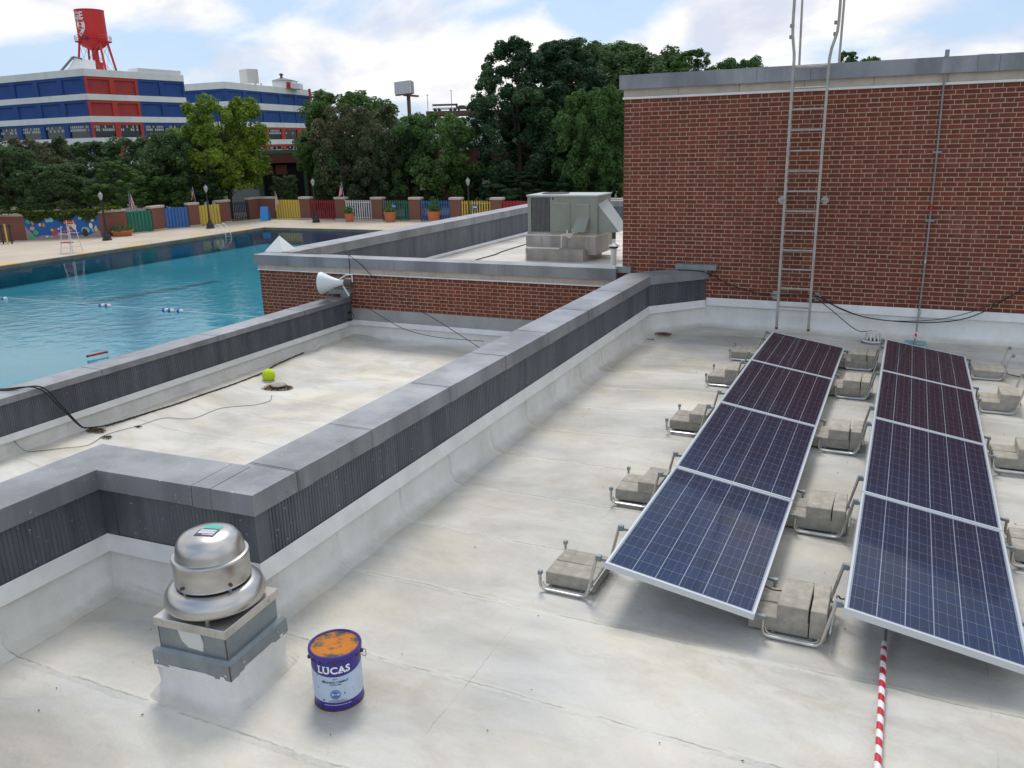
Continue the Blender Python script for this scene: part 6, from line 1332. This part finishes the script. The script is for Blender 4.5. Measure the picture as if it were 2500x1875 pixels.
strip(t, 'grey_panel', gd(1112, 330, 150), gd(1146, 330, 150), 6.3, 7.3, .2, M['wall_pale'], .1); strip(t, 'dark_window', gd(965, 330, 150), gd(982, 330, 150), 5.6, 6.6, .2, M['glass_dark'], .1)

# ================================================================ TREES
def crown_mesh(name, seed, n, lobes, rl, size, mat, shape='round'):
    "unit crown: x,y in -1..1, z 0..1; leaf clumps over many lobes"
    r_ = random.Random(seed); ls = []
    while len(ls) < lobes:
        z = r_.uniform(.06, .90); a = r_.uniform(0, 6.283)
        if shape == 'round': rad = math.sqrt(max(0, 1-((z-.42)/.60)**2))
        elif shape == 'tall': rad = (.62+.38*min(1, z/.2)) if z < .38 else max(.05, 1-((z-.38)/.60)**1.75)
        elif shape == 'cone': rad = 1.02-z
        else: rad = math.sqrt(max(0, 1-((z-.5)/.55)**2))
        rad *= 1+.42*mnoise.noise(Vector((math.cos(a)*1.3, math.sin(a)*1.3, z*3.2+seed*5)))
        q = rad*(.25+.75*r_.random()**.55); lr = rl*r_.uniform(.6, 1.35)*(.6+.4*rad); ls.append((q*math.cos(a), q*math.sin(a), z, lr))
    V_, F_ = [], []
    for i in range(n):
        x, y, z, lr = ls[r_.randrange(lobes)]
        d_ = Vector((r_.gauss(0, 1), r_.gauss(0, 1), r_.gauss(0, 1)+.25)).normalized(); q = lr*(1-.45*r_.random()**2)
        if r_.random() < .10: q *= r_.uniform(1.05, 1.32)
        p_ = Vector((x, y, z)) + Vector((d_.x*q, d_.y*q, d_.z*q*(.27 if shape == 'tall' else .46)))
        if p_.z < 0: continue
        nrm = (d_+Vector((r_.gauss(0, .5), r_.gauss(0, .5), r_.gauss(.25, .5)))).normalized(); v = nrm.orthogonal().normalized(); w2 = nrm.cross(v); a = r_.uniform(0, 6.28); v, w2 = v*math.cos(a)+w2*math.sin(a), w2*math.cos(a)-v*math.sin(a)
        s_ = size*r_.uniform(.45, 1.5); zs_ = .28 if shape == 'tall' else .42; o_ = len(V_)
        for q_ in (v*s_, w2*s_*.6+nrm*s_*.25, v*-s_, w2*s_*-.6+nrm*s_*.25): V_.append((p_.x+q_.x, p_.y+q_.y, p_.z+q_.z*zs_))
        F_.append((o_, o_+1, o_+2, o_+3))
    me = bpy.data.meshes.new(name); me.from_pydata(V_, [], F_); me.materials.append(M[mat]); return me, ls
CR = {}
def crown(kind):
    if kind not in CR:
        spec = {'dark': (1, 30000, 190, .135, .031, 'leaf_dark', 'round'), 'deep': (2, 60000, 300, .115, .024, 'leaf_deep', 'tall'), 'mid': (3, 30000, 180, .135, .031, 'leaf_mid', 'round'), 'yellow': (4, 30000, 170, .135, .032, 'leaf_yellow', 'round'),
                'olive': (5, 30000, 190, .13, .030, 'leaf_olive', 'round'), 'dark2': (6, 28000, 150, .15, .032, 'leaf_dark', 'round'), 'mid2': (7, 34000, 220, .125, .029, 'leaf_mid', 'tall'), 'cone': (8, 6000, 60, .16, .05, 'leaf_mid', 'cone'), 'wisp': (9, 2600, 60, .16, .045, 'leaf_mid', 'round')}[kind]
        CR[kind] = crown_mesh('crown', *spec[:1], *spec[1:])
    return CR[kind]
rt_ = random.Random(77)
def tree(cx_, top, bot, wd, d_, kind, lab, name='tree', trunk=True, grp='trees beyond the pool fence'):
    c_ = gd(cx_, top, d_); zt_ = c_.z; zb_ = gd(cx_, bot, d_).z; wm = wd/CAM_F*d_*.5
    c_ = gd(cx_, (top+bot)/2, d_); t = thing(name, lab, 'tree', (c_.x, c_.y, -4.7), 0, grp); me, ls = crown(kind); h = zt_-zb_
    o_ = mobj('crown', me, t, (0, 0, zb_+4.7)); o_.scale = (wm, wm, h); o_.rotation_euler.z = rt_.uniform(0, 6.28)
    if trunk:
        r0 = max(.12, wm*.045); H_ = zb_+4.7; mb = MB(); mb.tube([(0, 0, 0), (.05*wm*rt_.uniform(-1, 1), .04*wm, H_+h*.25), (0, 0, H_+h*.8)], [r0*1.2, r0*.8, r0*.15], 8)
        rz_ = o_.rotation_euler.z
        for x, y, z, lr in ls[::max(1, len(ls)//9)]:
            X_ = (x*math.cos(rz_)-y*math.sin(rz_))*wm; Y_ = (x*math.sin(rz_)+y*math.cos(rz_))*wm; zz_ = H_+h*z
            mb.tube([(0, 0, H_+h*max(.02, z-.35)), (X_*.5, Y_*.5, H_+h*max(.05, z-.15)), (X_, Y_, zz_)], [r0*.45, r0*.28, r0*.06], 5)
        mb.build('trunk', M['bark'], t)
    return t
T_ = [(5, 350, 520, 190, 88, 'dark', 'dark leafy tree at the far left edge above the brick wall'), (95, 322, 515, 210, 97, 'olive', 'brownish green tree left of the mural behind the wall'), (150, 395, 515, 170, 84, 'dark2', 'low dark tree directly behind the mural'), (205, 335, 505, 190, 104, 'dark', 'dark tree rising behind the mural in front of the warehouse'),
 (285, 380, 512, 140, 84, 'mid2', 'mid green rounded tree above the left green fence panel'), (345, 325, 505, 200, 100, 'dark2', 'wide dark tree in front of the warehouse corner windows'), (430, 312, 500, 180, 96, 'dark', 'dark tree left of the yellow-green tree'), (395, 420, 512, 130, 83, 'mid', 'low green tree above the bright blue fence panel'),
 (478, 395, 505, 150, 88, 'dark', 'low dark tree above the patched yellow fence panel'), (-40, 330, 520, 200, 92, 'mid', 'green tree cut by the left edge of the photo'), (543, 222, 470, 215, 98, 'yellow', 'tall yellow-green tree in front of the second warehouse'), (500, 300, 470, 190, 103, 'yellow', 'lower yellow-green tree behind the tall yellow-green one'),
 (852, 205, 440, 235, 108, 'mid', 'light green tree between the second warehouse and the billboard'), (895, 240, 488, 215, 95, 'olive', 'dark brownish tree in front of the billboard post'), (782, 255, 440, 110, 104, 'mid2', 'green tree at the right end of the second warehouse'), (835, 330, 478, 150, 92, 'dark', 'dark lower tree above the left red fence panel'),
 (1062, 258, 480, 205, 96, 'mid', 'bushy mid green tree under the elevated highway'), (985, 300, 488, 150, 90, 'dark', 'darker tree left of the bushy mid green tree'), (1140, 420, 495, 70, 100, 'mid', 'small green bush between bushy tree and tall dark tree'),
 (1262, 55, 500, 265, 99, 'deep', 'tallest dark green tree, left one of the tall pair beside the brick tower'), (1365, 58, 495, 300, 101, 'deep', 'tall dark green tree, right one of the tall pair beside the brick tower'), (1455, 190, 500, 190, 88, 'mid', 'fresher green tree hugging the left edge of the brick tower'), (1420, 85, 470, 300, 112, 'dark2', 'tall tree with thin top behind the tallest dark one'), (1560, 105, 400, 300, 105, 'dark', 'large dark crown rising behind the left end of the tower coping'),
 (1480, 85, 330, 260, 118, 'mid', 'light crown between the tallest tree and the tower'), (1690, 100, 330, 170, 98, 'mid2', 'crown just left of the ladder above the tower coping'), (1800, 125, 330, 150, 98, 'mid', 'low crown tip left of the ladder above the tower coping'), (2065, 108, 300, 100, 96, 'mid2', 'small crown tip right of the ladder above the tower coping'), (2125, 128, 260, 60, 96, 'mid', 'tiny crown tip farthest right of the ladder'), (2285, 128, 260, 60, 94, 'wisp', 'thin twigs showing over the coping near the conduit'),
 (1062, 425, 505, 80, 84, 'cone', 'small pale holly-like tree behind the deep blue fence panel'), (694, 425, 500, 70, 92, 'dark2', 'small dark tree in front of the garage door'), (800, 430, 500, 80, 90, 'dark', 'small dark bush left of the graffiti pier'), (1270, 410, 510, 190, 88, 'deep', 'dark undergrowth tree behind the air conditioner'), (1420, 400, 510, 160, 90, 'deep', 'dark undergrowth tree beside the brick tower edge'), (1500, 395, 515, 130, 96, 'deep', 'dark undergrowth tree half hidden by the brick tower corner')]
for a_ in T_:
    cx_ = a_[0]; lim = 88 if cx_ < 300 else 90+(cx_-300)/311*10 if cx_ < 611 else 101-(cx_-611)*.012; a_ = list(a_); a_[4] = max(a_[4], lim); tree(*a_)
# far wood line to close the horizon
def wood(r_):
    a = r_.uniform(R(-75), R(55)); d_ = r_.uniform(420, 470); z = -4.7+abs(r_.gauss(0, 1))*5; return Vector((d_*math.sin(a-.2), d_*math.cos(a-.2), z)), 1
o = leafcloud(9000, wood, 4.5, 'leaf_dark', 'distant_wood', 33); o['kind'] = 'stuff'; tag(o, 'distant dark tree line closing the horizon', 'wood')

# ---------------------------------------------------------------- put each thing's Empty at the base of its parts
bpy.context.view_layer.update()
for o in list(C.objects):
    if o.type == 'EMPTY' and o.parent is None and o.location.length < 1e-6 and o.children:
        lo = Vector((1e9,)*3); hi = Vector((-1e9,)*3)
        for ch in o.children_recursive:
            if ch.type != 'MESH' or not ch.data.vertices: continue
            for c_ in ch.bound_box: p_ = ch.matrix_world @ Vector(c_); lo = Vector(map(min, lo, p_)); hi = Vector(map(max, hi, p_))
        b_ = Vector(((lo.x+hi.x)/2, (lo.y+hi.y)/2, lo.z)); o.location = b_
        for ch in o.children: ch.location = ch.location - b_
